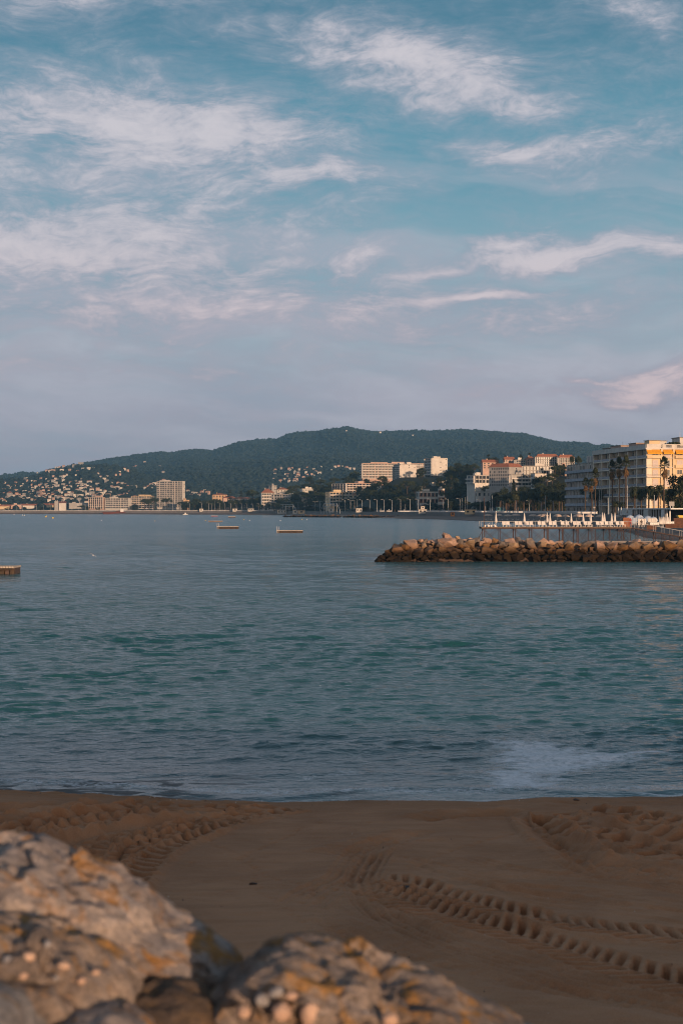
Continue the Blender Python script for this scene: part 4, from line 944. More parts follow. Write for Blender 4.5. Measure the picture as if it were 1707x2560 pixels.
block('apartment_block', 'white arcaded terrace block below the hilltop loggias', 1304, 1308, 1388, 1165, 1180, 8, 2, M_white, 'loggia', 'loggia', 1, 10, ybase=1186)
block('villa', 'low modern white villa left of the grey belle epoque hotel', 1166, 1186, 1222, 1188, 1160, 24, 2, M_white, 'balcony', 'loggia', 2, 4, ybase=1208)
block('apartment_block', 'modern block with dark balcony decks below the belle epoque hotel', 1272, 1276, 1330, 1187, 1010, 10, 3, M_grey, 'balcony', 'balcony', 1, 6, ybase=1216)
block('villa', 'bright white cubic villa stepping down beside the dark balcony decks', 1326, 1336, 1365, 1184, 990, 24, 2, M_white, 'few', 'few', 1, 2, ybase=1212)
block('villa', 'low white villa wing half hidden by palms', 1362, 1368, 1398, 1198, 980, 16, 2, M_white, 'few', 'windows', 1, 3, ybase=1214)
block('villa', 'small white villa under the broad umbrella pines', 1188, 1192, 1240, 1230, 1120, 10, 1, M_white, 'windows', 'windows', 1, 4, ybase=1242)
block('house', 'pale house with terrace beside dark cypresses', 1396, 1400, 1428, 1165, 1150, 12, 2, M_pink, 'windows', 'windows', 1, 3, ybase=1182)

# ---------------------------------------------------------------- seafront hotel with yellow awnings
HC = Vector((116.5, 544, 4.0)); far_e = Vector((107.0, 606, 4.0))
hdir = (far_e - HC); hl = hdir.length; hrot = math.atan2(-hdir.x, hdir.y)
HH = zat(1121, 544) - 4.0
ho = empty('seafront_hotel', HC, hrot, 'large cream seafront building with recessed balconies and yellow awnings', 'hotel')
fl = 7; fh = HH / fl; DEP = 34.0
# body: set back behind the balconies on the sea side
MB().box(2.0, DEP, 0.0, hl, 0, HH - .3).build('wall', M_cream, ho)
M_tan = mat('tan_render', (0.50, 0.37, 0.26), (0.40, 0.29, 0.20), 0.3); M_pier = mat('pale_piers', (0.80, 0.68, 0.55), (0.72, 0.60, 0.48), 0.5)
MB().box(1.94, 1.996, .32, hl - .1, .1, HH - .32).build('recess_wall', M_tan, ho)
MB().box(-.5, DEP + .4, -.5, hl + .2, HH - .295, HH + .25).build('cornice', M_slab, ho)
nb = 6; bwid = hl / nb
me_slab = MB().box(-.1, 1.998, .02, hl, -.20, .20).mesh('balcony_slab', M_pier)
me_pier = MB().box(-.05, 1.998, -.42, .42, .3, HH - .3).mesh('pier', M_pier)
me_thin = MB().box(.3, 1.998, -.14, .14, .3, HH - .3).mesh('partition', M_pier)
me_rail = MB().box(-.02, .06, .35, bwid - .35, .20, 1.15).mesh('railing', M_railglass)
me_rail2 = MB().box(.10, .16, .35, bwid * .35, .20, 1.0).mesh('railing', M_railglass)
def window_mesh(w, h, mt=M_glass):
    mb = MB(); mb.box(-.06, -.003, 0, w, 0, h); mb.cur = 1
    for y0, y1, z0, z1 in ((-.1, 0, -.1, h + .1), (w, w + .1, -.1, h + .1), (0, w, h, h + .1), (0, w, -.1, 0), (w / 2 - .05, w / 2 + .05, 0, h)): mb.box(-.12, -.004, y0, y1, z0, z1)
    return mb.mesh('window', [mt, M_slab])
me_w1 = window_mesh(2.6, fh * .72); me_w2 = window_mesh(1.5, fh * .62); me_w3 = window_mesh(2.6, fh * .72, M_blind)
hr = random.Random(3)
def put(name, me, loc, parent=ho, rz=0): o = link(bpy.data.objects.new(name, me), parent); o.location = loc; o.rotation_euler = (0, 0, rz); return o
for k in range(1, fl): put('balcony_slab', me_slab, (0, 0, k * fh))
for b_ in range(nb + 1):
    put('pier', me_pier, (0, min(b_ * bwid, hl - .3) + (.3 if b_ == 0 else 0), 0))
    if b_ < nb: put('partition', me_thin, (0, (b_ + .36) * bwid, 0))
for k in range(fl):
    for b_ in range(nb):
        if k >= 1: put('railing', me_rail, (0, b_ * bwid, k * fh))
        put('window', hr.choice([me_w2, me_w2, me_w2]), (1.93, (b_ + .08) * bwid, k * fh + .35))
        put('window', hr.choice([me_w1, me_w1, me_w1, me_w3]), (1.93, (b_ + .45) * bwid, k * fh + .2))
        if hr.random() < .55: put('window', me_w2, (1.93, (b_ + .78) * bwid, k * fh + .35))
# sun-facing end wall
ex = [(0.4, 5.6), (6.4, 10.2), (11.4, 15.2), (16.4, 20.2), (21.4, 25.4)]
me_we = MB(); me_we.box(0, 1.9, -.06, -.003, 0, fh * .62); me_we.cur = 1
for x0, x1, z0, z1 in ((-.1, 0, -.1, fh * .62 + .1), (1.9, 2.0, -.1, fh * .62 + .1), (0, 1.9, fh * .62, fh * .62 + .1), (0, 1.9, -.1, 0), (.9, 1.0, 0, fh * .62)): me_we.box(x0, x1, -.12, -.004, z0, z1)
me_we = me_we.mesh('window', [M_glass, M_slab])
me_wb = MB().box(0, 2.3, -.10, -.003, 0, fh * .70).mesh('blind', M_blind)
for k in range(1, fl):
    put('string_course', MB().box(0.0, DEP, -.28, -.003, -.16, .16).mesh('string_course', M_slab), (0, 0, k * fh))
    for i, (x0, x1) in enumerate(ex):
        xm = (x0 + x1) / 2 + (.5 if i == 0 else 0)
        if (k + i) % 3 == 1 or (i == 0 and k in (3, 5)): put('blind', me_wb, (xm - 1.15, 0, k * fh + .25))
        else: put('window', me_we, (xm - 1, 0, k * fh + .45))
        if i >= 2:
            put('balcony', MB().box(x0 - .2, x1 + .2, -1.15, -.29, -.17, .17).box(x0 - .2, x1 + .2, -1.15, -1.07, .172, 1.05).mesh('balcony', M_cream), (0, 0, k * fh))
put('balcony', MB().box(-.1, 5.7, -1.1, -.29, -.17, .17).box(-.1, 5.7, -1.1, -1.02, .172, 1.0).mesh('balcony', M_cream), (0, 0, 6 * fh))
for k in (2, 3, 4, 5): put('balcony', MB().box(-.1, 5.7, -1.1, -.29, -.17, .17).box(-.1, 5.7, -1.1, -1.04, .6, .66).box(-.1, 5.7, -1.1, -1.04, .95, 1.02).mesh('balcony', M_slab), (0, 0, k * fh))
for i, (x0, x1) in enumerate(ex[:4]):
    a0 = -.1 if i == 0 else x0
    mb = MB(); zt = HH - .55
    y0 = -.05; y1 = -1.75
    mb.add([(a0, y0, zt), (x1, y0, zt), (x1 + .1, y1, zt - 1.25), (a0 - .1, y1, zt - 1.25), (x1 + .1, y1, zt - 1.6), (a0 - .1, y1, zt - 1.6), (a0, y0, zt - .04), (x1, y0, zt - .04), (x1 + .1, y1 + .03, zt - 1.6), (a0 - .1, y1 + .03, zt - 1.6)],
           [(0, 3, 2, 1), (3, 5, 4, 2), (6, 7, 8, 9), (0, 6, 9, 5, 3), (1, 2, 4, 8, 7), (5, 9, 8, 4)])
    put('awning', mb.mesh('awning', M_awning), (0, 0, 0))
for i in range(5): put('pilaster', MB().box(-.35, .35, -.5, -.29, .2, HH - .3).mesh('pilaster', M_cream), ((5.95, 10.8, 15.8, 20.8, 26)[i], 0, 0))
# roof terrace: parapet, balustrades, huts, poles
zt = HH + .255
mb = MB(); mb.box(-.3, -.05, 0, hl, zt, zt + 1.3); mb.box(-.05, 5.4, -.4, -.15, zt, zt + 1.5); mb.box(5.4, 5.65, -.4, 3, zt, zt + 1.5); mb.box(6.2, 7.6, -.4, -.15, zt, zt + 1.4); mb.box(10.0, 12, -.4, -.15, zt, zt + 1.4); mb.box(14.6, 26, -.4, -.15, zt, zt + 1.4)
mb.box(7.6, 10, -.4, -.15, zt + 1.1, zt + 1.4); mb.box(12, 14.6, -.4, -.15, zt + 1.1, zt + 1.4); mb.build('parapet', M_slab, ho)
me_bal = MB().lathe([(.10, 0), (.13, .3), (.06, .7), (.10, 1.098)], 6).mesh('baluster', M_slab)
for i in range(7):
    put('baluster', me_bal, (7.8 + i * .34, -.28, zt)); put('baluster', me_bal, (12.2 + i * .36, -.28, zt))
for (x0, x1, y0, y1, h, mt) in ((3.0, 7.2, 5, 10, 3.0, M_cream), (7.6, 10.4, 6, 11, 2.9, M_slab), (15, 26, 4, 12, 4.2, M_slab), (2.5, 9, 18, 26, 2.6, M_pink), (2.0, 10, 34, 46, 2.4, M_pink), (2, 8, 50, 56, 2.0, M_flat)):
    hb = MB().box(x0, x1, y0, y1, zt, zt + h).build('roof_hut', mt, ho); MB().box(x0 - .4, x1 + .4, y0 - .6, y1 + .3, zt + h + .003, zt + h + .2).build('hut_roof', M_flat, hb)
for q in range(11):
    x, y = hr.uniform(1, 14), hr.uniform(1, 40); put('antenna', MB().bar((0, 0, 0), (0, 0, hr.uniform(1.8, 4.0)), .05, .04, 5).mesh('antenna', M_dark), (x, y, zt))
put('antenna', MB().bar((0, 0, 0), (0, 0, 6.2), .09, .06, 6).mesh('antenna', M_foam), (14.8, 3.5, zt))
hed = blob_mass('roof_planting', np.array([(hr.uniform(9.5, 14.5), hr.uniform(2, 4), zt + hr.uniform(.6, 2.2)) for q in range(60)]), np.array([hr.uniform(.3, .6) for q in range(60)]), [M_leaf]); hed.parent = ho; tag(hed, kind='stuff')
# lower wing further along
M_railing = mat('grey_railing', (0.42, 0.42, 0.46), (0.34, 0.34, 0.38), 0.5)
wg = empty('apartment_wing', (107.2, 607.5, 4.0), R(6), 'lower balconied apartment wing adjoining the cream seafront building', 'building')
WH = zat(1162, 640) - 4.0; WL = 46.0; wf = 6; wfh = WH / wf
MB().box(1.5, 26, 0, WL, 0, WH).build('wall', M_white, wg)
MB().box(1.2, 26.3, .1, WL + .3, WH + .003, WH + .3).build('roof', M_flat, wg)
ps = MB().box(-.1, 1.498, 0.2, WL, -.15, .15).box(-.1, 0, .2, WL, .152, 1.05).mesh('balcony', M_railing)
for k in range(1, wf + 1):
    if k < wf: put('balcony', ps, (0, 0, k * wfh), wg)
for k in range(wf):
    for b_ in range(9):
        put('window', hr.choice([me_w1, me_w2, me_w3, me_w1]), (1.5, 1.2 + b_ * WL / 9 + hr.uniform(0, 1), k * wfh + .25), wg)
        put('window', me_w2, (1.5, 5.8 + b_ * WL / 9, k * wfh + .25), wg)
pp = MB().box(.7, 1.498, -.12, .12, .2, WH - wfh * .02).mesh('partition', M_white)
for b_ in range(10): put('window', me_w2, (1.48, 2.5 + b_ * 4.3, 0.4 + (b_ % 5) * wfh + wfh), wg)
for b_ in range(10): put('partition', pp, (0, .4 + b_ * (WL - .8) / 9, 0), wg)
MB().box(4, 20, 2, 24, WH + .302, WH + 3.4).build('roof_storey', M_white, wg)
for b_ in range(4): put('window', me_w1, (4.0, 4 + b_ * 5, WH + .6), wg)
# ================================================================== TREES
tr_ = random.Random(9)
def leafcloud(clumps, per, size, r2, aspect=1.5, droop=0.0):
    """small leaf-like faces spread through clumps (centre, radius)"""
    mb = MB()
    for (c, rad) in clumps:
        for q in range(per):
            d = Vector((r2.gauss(0, 1), r2.gauss(0, 1), r2.gauss(0, 1)));
            if d.length < 1e-3: continue
            d.normalize(); p = Vector(c) + Vector((d.x * rad[0], d.y * rad[1], d.z * rad[2])) * (r2.random() ** .45)
            a = Vector((r2.gauss(0, 1), r2.gauss(0, 1), r2.gauss(0, .7))).normalized(); b = a.orthogonal().normalized()
            b = (Matrix.Rotation(r2.uniform(0, 6.28), 3, a) @ b); s = size * r2.uniform(.55, 1.3)
            mb.add([p - a * s * aspect * .5, p + b * s * .4, p + a * s * aspect * .5, p - b * s * .4], [(0, 1, 2, 3)])
    return mb
def tree_proto(kind, seed):
    r2 = random.Random(seed); root = empty(kind, (0, 0, -500))
    tm = MB()
    if kind == 'umbrella_pine':
        tm.tube([(0, 0, 0), (.15, .05, 3), (.05, .1, 5.6)], [.34, .27, .2], 8)
        cl = []
        for q in range(17):
            a = r2.uniform(0, 6.28); d = 3.9 * math.sqrt(r2.random()); z = 8.3 - .09 * d * d + r2.uniform(-.3, .4)
            cl.append(((d * math.cos(a), d * math.sin(a), z), (r2.uniform(1.2, 1.8), r2.uniform(1.2, 1.8), r2.uniform(.75, 1.1))))
            if q < 8: tm.tube([(.05, .1, 5.2), (d * math.cos(a) * .55, d * math.sin(a) * .55, 6.8), (d * math.cos(a), d * math.sin(a), z)], [.14, .10, .05], 5)
        lf = leafcloud(cl, 95, .42, r2); m_ = M_pine; W_ = 10.0
    elif kind == 'broadleaf_tree':
        tm.tube([(0, 0, 0), (.1, 0, 1.8), (0, .1, 3.2)], [.32, .26, .2], 8); cl = []
        for q in range(24):
            a = r2.uniform(0, 6.28); z = r2.uniform(2.2, 9.2); w = 3.2 * math.sin(math.pi * min(max((z - 1.2) / 9.0, 0.05), .97)) ** .6; d = w * math.sqrt(r2.random())
            cl.append(((d * math.cos(a), d * math.sin(a), z), (r2.uniform(1.0, 1.6),) * 2 + (r2.uniform(.8, 1.3),)))
            if q < 7: tm.tube([(0, .1, 2.6), (d * math.cos(a) * .6, d * math.sin(a) * .6, z * .75), (d * math.cos(a), d * math.sin(a), z)], [.13, .09, .04], 5)
        lf = leafcloud(cl, 80, .44, r2); m_ = M_leaf; W_ = 8.0
    elif kind == 'cypress':
        tm.tube([(0, 0, 0), (0, 0, 4), (0, 0, 9)], [.2, .14, .03], 6); cl = []
        for q in range(26):
            z = .8 + 8.8 * q / 25; w = 1.0 * math.sin(math.pi * min(.18 + .8 * q / 25, .97)) ** .7
            for h in range(2): a = r2.uniform(0, 6.28); cl.append(((w * .45 * math.cos(a), w * .45 * math.sin(a), z), (w * .65, w * .65, .6)))
        lf = leafcloud(cl, 26, .34, r2, 2.0); m_ = M_cyp; W_ = 2.4
    elif kind == 'cedar':
        tm.tube([(0, 0, 0), (0, 0, 5), (0, 0, 9.6)], [.34, .2, .04], 7); cl = []
        for q in range(9):
            z = 2 + 7.6 * q / 8; w = 3.3 * (1 - q / 9.0) ** .8
            for h in range(max(3, 7 - q)):
                a = r2.uniform(0, 6.28); d = w * r2.uniform(.4, 1.0); cl.append(((d * math.cos(a), d * math.sin(a), z - d * .12), (1.1, 1.1, .38)))
                if h < 3: tm.bar((0, 0, z + .2), (d * math.cos(a), d * math.sin(a), z - d * .12), .08, .03, 5)
        lf = leafcloud(cl, 44, .36, r2); m_ = M_cyp; W_ = 7.4
    tm.build('trunk', M_bark, root); lf.build('crown', m_, root); root['w'] = W_
    return root
def frond_fan(mb, p, d, L, r2, n=9):
    """one fan leaf: stalk and a spread of stiff fingers"""
    d = d.normalized(); up = Vector((0, 0, 1)); side = d.cross(up); side = side.normalized() if side.length > .05 else Vector((1, 0, 0))
    q = p + d * L * .55
    mb.add([p - side * .03, p + side * .03, q + side * .02, q - side * .02], [(0, 1, 2, 3)])
    nr = side.cross(d)
    for k in range(n):
        a = (k / (n - 1) - .5) * 2.6; dd = (d * math.cos(a) + side * math.sin(a)).normalized(); l = L * .62 * (1 - .12 * abs(a)) * r2.uniform(.85, 1.1)
        e = q + dd * l - Vector((0, 0, l * .22)); mid = q + dd * l * .55 + nr * .03; w = dd.cross(nr).normalized() * l * .11
        mb.add([q, mid + w, e, mid - w], [(0, 1, 2, 3)])
def palm_proto(kind, seed):
    r2 = random.Random(seed); root = empty(kind, (0, 0, -500)); tm = MB()
    lean = Vector((r2.uniform(-.3, .3), r2.uniform(-.3, .3), 0))
    if kind == 'fan_palm':
        H = 10.0; pts = [lean * ((i / 6) ** 2) + Vector((0, 0, (H - 1.2) * i / 6)) for i in range(7)]; tm.tube(pts, [.34, .24, .21, .20, .19, .20, .22], 9)
        for i in range(16): z = .5 + i * .5; tm.bar(lean * ((z / 8.8) ** 2) + Vector((0, 0, z)), lean * ((z / 8.8) ** 2) + Vector((0, 0, z + .10)), .235, .225, 9)
        top = pts[-1]; cm = MB(); sk = MB()
        for q in range(46):
            a = r2.uniform(0, 6.28); e = r2.uniform(-.25, 1.45); d = Vector((math.cos(a) * math.cos(e), math.sin(a) * math.cos(e), math.sin(e))); frond_fan(cm, top + Vector((0, 0, .1 + .25 * math.sin(e))), d, r2.uniform(1.35, 1.75), r2)
        for q in range(40):
            a = r2.uniform(0, 6.28); e = r2.uniform(-1.35, -.45); d = Vector((math.cos(a) * math.cos(e), math.sin(a) * math.cos(e), math.sin(e))); frond_fan(sk, top + Vector((0, 0, -r2.uniform(0, 1.0))), d, r2.uniform(1.0, 1.45), r2, 7)
        sk.build('dry_skirt', M_dry, root); W_ = 3.6
    else:
        H = 7.0; pts = [lean * ((i / 5) ** 2) + Vector((0, 0, H * i / 5)) for i in range(6)]; tm.tube(pts, [.42, .34, .32, .31, .33, .40], 9)
        for i in range(14): z = .4 + i * .46; tm.bar(lean * ((z / 7) ** 2) + Vector((0, 0, z)), lean * ((z / 7) ** 2) + Vector((0, 0, z + .14)), .38, .345, 9)
        top = pts[-1]; cm = MB()
        for q in range(54):
            a = r2.uniform(0, 6.28); e0 = r2.uniform(-.35, 1.35); L = r2.uniform(2.9, 3.7); hd_ = Vector((math.cos(a), math.sin(a), 0)); p = top.copy(); e = e0; side = Vector((-math.sin(a), math.cos(a), 0))
            ns = 9
            for s in range(ns):
                d = hd_ * math.cos(e) + Vector((0, 0, math.sin(e))); q2 = p + d * L / ns; w = .62 * math.sin(math.pi * min(.12 + .88 * s / ns, .98)) + .08; nr = d.cross(side)
                for sg in (-1, 1):
                    tip = p + side * sg * w + d * w * .7 - Vector((0, 0, w * .35)); mb_w = L / ns * .42
                    cm.add([p, p + d * mb_w, tip + d * .06, tip], [(0, 1, 2, 3)])
                    tip2 = p + d * L / ns * .5 + side * sg * w + d * w * .7 - Vector((0, 0, w * .3)); cm.add([p + d * L / ns * .5, p + d * (L / ns * .5 + mb_w), tip2 + d * .06, tip2], [(0, 1, 2, 3)])
                cm.add([p - side * .03, p + side * .03, q2 + side * .02, q2 - side * .02], [(0, 1, 2, 3)])
                p = q2; e -= .20 + .03 * s
        W_ = 6.6
    tm.build('trunk', M_bark, root); cm.build('fronds', M_palm, root); root['w'] = W_
    return root
PROTO = {k: [tree_proto(k, s) for s in range(3)] for k in ('umbrella_pine', 'broadleaf_tree', 'cypress', 'cedar')}
PROTO.update({k: [palm_proto(k, s + 20) for s in range(3)] for k in ('fan_palm', 'date_palm')})
HT = {'umbrella_pine': 9.4, 'broadleaf_tree': 10.0, 'cypress': 10.0, 'cedar': 10.0, 'fan_palm': 10.4, 'date_palm': 9.6}
def plant(kind, x, y, ztop, width, label, cat, group, gz=None):
    p = copy_tree(tr_.choice(PROTO[kind])); g = float(landz(x, y)) - .15 if gz is None else gz
    p.location = (x, y, g); s = width / p['w']; p.scale = (s, s, max((ztop - g), 2.0) / HT[kind]); p.rotation_euler = (0, 0, tr_.uniform(0, 6.28))
    del p['w']; return tag(p, label, cat, group)
def plant_px(kind, px, ytop, D, wpx, label, cat, group, gz=None): return plant(kind, xat(px, D), D, zat(ytop, D), wpx * D / F, label, cat, group, gz)
PIN = ('umbrella pine with a flat dark crown behind the promenade lamps', 'tree', 'umbrella pines behind the promenade')
BRD = ('round dark leafy tree behind the promenade lamps', 'tree', 'leafy trees behind the promenade')
# behind the promenade, far end to near end
for px, yt, w in ((-30, 1268, 20), (20, 1268, 18), (62, 1270, 16), (104, 1268, 18), (128, 1267, 14), (205, 1263, 26), (216, 1266, 20), (245, 1268, 14), (330, 1264, 14), (362, 1246, 34), (384, 1243, 32), (372, 1252, 26), (418, 1244, 30), (340, 1262, 20)):
    plant_px('umbrella_pine' if w > 24 else 'broadleaf_tree', px, yt, 1990, w, *((PIN if w > 24 else BRD)[0].replace('the promenade lamps', 'the far seafront'), 'tree', 'trees on the far seafront'), gz=4.0)
for px, yt, w in ((488, 1246, 28), (508, 1250, 24), (540, 1247, 34), (560, 1256, 20), (522, 1254, 24), (578, 1258, 22), (600, 1252, 30), (618, 1256, 24), (632, 1223, 40), (652, 1240, 40), (645, 1246, 34), (672, 1258, 26), (690, 1256, 28), (705, 1258, 24), (722, 1260, 24), (740, 1262, 22), (768, 1234, 34), (796, 1228, 42), (782, 1248, 26), (810, 1250, 28), (830, 1258, 26), (850, 1252, 30), (872, 1248, 28), (890, 1250, 30), (908, 1238, 34), (930, 1254, 28)):
    D = float(interp(px, [(480, 1830), (620, 1780), (680, 1640), (800, 1560), (930, 1400)]))
    k = 'umbrella_pine' if w >= 34 else 'broadleaf_tree'
    plant_px(k, px, yt, D, w, *(PIN if k == 'umbrella_pine' else BRD))
for px, yt in ((575, 1224), (602, 1227)):
    plant_px('cedar', px, yt, 1850, 24, 'tall dark conifer rising beside the ochre hipped house', 'tree', 'dark conifers by the ochre house')
for px, yt in ((858, 1236), (871, 1240)):
    plant_px('cypress', px, yt, 1440, 8, 'slim dark cypress in front of the cream balconied block', 'tree', 'cypresses by the cream block')
for px, yt, w, D in ((895, 1216, 36, 1480), (955, 1218, 46, 1420), (1018, 1200, 44, 1300), (990, 1226, 34, 1290), (1030, 1232, 34, 1270), (970, 1240, 36, 1280), (950, 1250, 30, 1300), (1000, 1246, 30, 1270), (1075, 1252, 26, 1230), (1062, 1260, 22, 1228), (1086, 1256, 24, 1225), (1100, 1262, 20, 1222), (1120, 1222, 50, 1210), (1150, 1212, 60, 1200), (1185, 1208, 70, 1190), (1225, 1210, 60, 1150), (1140, 1236, 40, 1205), (1128, 1250, 34, 1200), (1170, 1240, 44, 1190), (1205, 1244, 40, 1160), (1160, 1256, 36, 1150), (1190, 1258, 34, 1130), (1215, 1254, 36, 1110), (1236, 1240, 36, 1080)):
    k = 'umbrella_pine' if w > 40 else 'broadleaf_tree'
    plant_px(k, px, yt, D, w, *((('broad umbrella pine with a sunlit top beside the shuttered villa', 'tree', 'umbrella pines near the shuttered villa') if k == 'umbrella_pine' else ('dark bushy tree near the pink shuttered villa', 'tree', 'leafy trees near the shuttered villa'))))
plant_px('cypress', 1283, 1198, 930, 17, 'tall dark cypress below the modern balcony decks', 'tree', None)
for px, yt, w in ((1391, 1158, 20), (1408, 1160, 18), (1388, 1166, 16), (1400, 1168, 16)):
    plant_px('cypress', px, yt, 1010, w, 'dense black green cypress beside the pale terrace house', 'tree', 'cypresses by the terrace house')
for px, yt, w in ((1432, 1138, 24), (1446, 1139, 22)): plant_px('umbrella_pine', px, yt, 1020, w, 'small pine showing above the lower balconied wing', 'tree', 'pines above the balconied wing')
for px, yt, w, k in ((1220, 1135, 26, 'cedar'), (1232, 1140, 24, 'broadleaf_tree'), (1262, 1138, 20, 'cedar'), (1240, 1142, 22, 'broadleaf_tree'), (1300, 1135, 20, 'broadleaf_tree'), (1323, 1131, 16, 'cedar'), (1348, 1137, 14, 'broadleaf_tree'), (1284, 1142, 16, 'broadleaf_tree')):
    plant_px(k, px, yt, 1330, w, 'dark tree standing above the hilltop apartment row', 'tree', 'trees above the hilltop row')
# dark wood on the hill between the towers and the row
for q in range(46):
    px = tr_.uniform(1118, 1225); D = tr_.uniform(1260, 1480); yt = float(interp(px, [(1118, 1165), (1140, 1152), (1165, 1150), (1190, 1155), (1225, 1178)])) + (1480 - D) / 220 * 42 + tr_.uniform(-4, 10)
    k = tr_.choice(['broadleaf_tree', 'broadleaf_tree', 'umbrella_pine', 'cedar']); nm = {'broadleaf_tree': 'round leafy tree', 'umbrella_pine': 'flat topped pine', 'cedar': 'pointed conifer'}[k]
    plant_px(k, px, yt, D, tr_.uniform(24, 36), f'dark {nm} in the wood beside the square tower', 'tree', f'{nm}s of the hillside wood')
# wooded knoll
for q in range(62):
    px = tr_.uniform(696, 985); D = tr_.uniform(1640, 1900); yt = float(interp(px, [(690, 1215), (720, 1200), (740, 1196), (790, 1188), (830, 1180), (860, 1176), (900, 1178), (920, 1200), (985, 1205)])) + (1900 - D) / 260 * 34 + tr_.uniform(-3, 10)
    k = tr_.choice(['broadleaf_tree', 'umbrella_pine']); nm = {'broadleaf_tree': 'round leafy tree', 'umbrella_pine': 'flat topped pine'}[k]
    plant_px(k, px, yt, D, tr_.uniform(24, 38), f'dark {nm} on the wooded knoll below the hills', 'tree', f'{nm}s of the wooded knoll')
for px, yt, w, D in ((915, 1196, 30, 1640), (940, 1200, 30, 1640), (962, 1196, 30, 1640), (1050, 1176, 34, 1520), (1056, 1190, 30, 1500), (1044, 1200, 30, 1480), (1060, 1206, 30, 1420), (1090, 1190, 40, 1400), (1110, 1196, 34, 1390), (1075, 1198, 34, 1390), (1130, 1204, 30, 1330), (1118, 1180, 30, 1420), (925, 1205, 30, 1600), (1046, 1186, 24, 1530)):
    plant_px('broadleaf_tree', px, yt, D, w, 'dark tree growing around the feet of the square towers', 'tree', 'trees around the square towers')
def scatter(n, pa, pb, Da, Db, ha, hb, label, group, kinds=('broadleaf_tree', 'umbrella_pine', 'broadleaf_tree')):
    for q in range(n):
        px = tr_.uniform(pa, pb); D = tr_.uniform(Da, Db); x = xat(px, D); g = float(landz(x, D)); h = tr_.uniform(ha, hb); k = tr_.choice(kinds)
        yt = pyof(g + h, D)
        if (975 < px < 1046 and yt < 1204) or (1056 < px < 1124 and yt < 1192) or (1036 < px < 1116 and D < 1262) or (px < 975 and yt < 1200 and D < 1500): continue
        plant(k, x, D, g + h, h * tr_.uniform(.8, 1.15), label.replace('tree', 'pine' if 'pine' in k else 'tree'), 'tree', group.replace('tree', 'pine' if 'pine' in k else 'tree'))
scatter(80, 935, 1125, 1225, 1385, 6, 12, 'dark bushy tree on the slope below the square towers', 'trees on the slope below the towers')
scatter(44, 958, 1072, 1290, 1392, 3, 5.5, 'low round shrub like tree at the feet of the square towers', 'low trees at the feet of the towers', ('broadleaf_tree',))
scatter(44, 1112, 1250, 1050, 1200, 6, 9.5, 'dark bushy tree below the low modern villas', 'trees below the low modern villas')
scatter(30, 660, 900, 1560, 1700, 5, 8, 'small dark tree squeezed between the blocks under the knoll', 'small trees between the blocks')
for q in range(130):
    px = 452 + q * 4.4 + tr_.uniform(-3, 3); p_ = prom_at(px, tr_.uniform(24, 46)); h = tr_.uniform(5.5, 10) if 640 < px < 900 else tr_.uniform(8, 14); k = tr_.choice(['broadleaf_tree', 'broadleaf_tree', 'umbrella_pine'])
    if 1036 < px: continue
    plant(k, p_.x, p_.y, float(landz(p_.x, p_.y)) + h, h * tr_.uniform(.85, 1.25), f"dark {'umbrella pine' if 'pine' in k else 'leafy tree'} in the belt right behind the street lamps", 'tree', f"{'pines' if 'pine' in k else 'leafy trees'} of the belt behind the lamps")
scatter(24, 1330, 1450, 850, 1010, 7, 10, 'dark bushy tree on the slope behind the date palms', 'trees on the slope behind the palms')
scatter(18, 640, 830, 1600, 1760, 5, 8, 'dark bushy tree among the houses under the wooded knoll', 'trees among the houses under the knoll')
scatter(16, 460, 640, 1840, 1960, 7, 11, 'dark bushy tree among the houses right of the slab tower', 'trees among the houses by the slab tower')
# palms and dense trees along the promenade towards the hotel
DATE = ('dark date palm in the dense row along the promenade', 'palm tree', 'date palms along the promenade')
for q, px in enumerate(np.linspace(1242, 1500, 36)):
    D = float(interp(px, [(1240, 930), (1320, 800), (1420, 690), (1500, 590)])) + tr_.uniform(-15, 35)
    yt = float(interp(px, [(1240, 1222), (1290, 1212), (1360, 1206), (1420, 1204), (1460, 1206), (1500, 1212)])) + tr_.uniform(-3, 16)
    if q % 3 != 2: plant_px('date_palm', px, yt, D, tr_.uniform(40, 56), *DATE, gz=4.0)
    else: plant_px('broadleaf_tree', px, yt + 6, D + 10, tr_.uniform(30, 40), 'dense dark tree between the date palms of the promenade', 'tree', 'leafy trees among the date palms', gz=4.0)
for px, yt, w in ((1398, 1200, 34), (1415, 1204, 34), (1380, 1205, 36), (1262, 1216, 34), (1310, 1212, 34)):
    plant_px('broadleaf_tree', px, yt, float(interp(px, [(1240, 960), (1420, 720)])) + 20, w, 'dense dark tree between the date palms of the promenade', 'tree', 'leafy trees among the date palms', gz=4.0)
FAN = ('tall slim fan palm with a brown skirt before the cream seafront building', 'palm tree', 'tall fan palms before the seafront building')
for px, yt, D, w in ((1530, 1152, 536, 26), (1547, 1144, 532, 25), (1563, 1141, 528, 27), (1487, 1172, 570, 24), (1658, 1144, 470, 30), (1479, 1198, 560, 24), (1462, 1196, 575, 24)): plant_px('fan_palm', px, yt, D, w, *FAN, gz=4.0)
for px, yt, D, w in ((1585, 1206, 515, 44), (1602, 1212, 505, 40), (1620, 1203, 500, 44), (1645, 1202, 490, 42), (1634, 1212, 485, 36), (1660, 1214, 480, 36), (1538, 1248, 540, 30), (1555, 1250, 530, 26)): plant_px('date_palm', px, yt, D, w, 'dark date palm at the foot of the cream seafront building', 'palm tree', 'date palms before the seafront building', gz=4.0)
for px, yt, D, w in ((1690, 1182, 455, 58), (1716, 1178, 450, 64), (1700, 1205, 448, 50), (1676, 1222, 452, 38)): plant_px('broadleaf_tree', px, yt, D, w, 'large dense dark tree covering the end of the cream seafront building', 'tree', 'large trees before the end wall', gz=4.0)
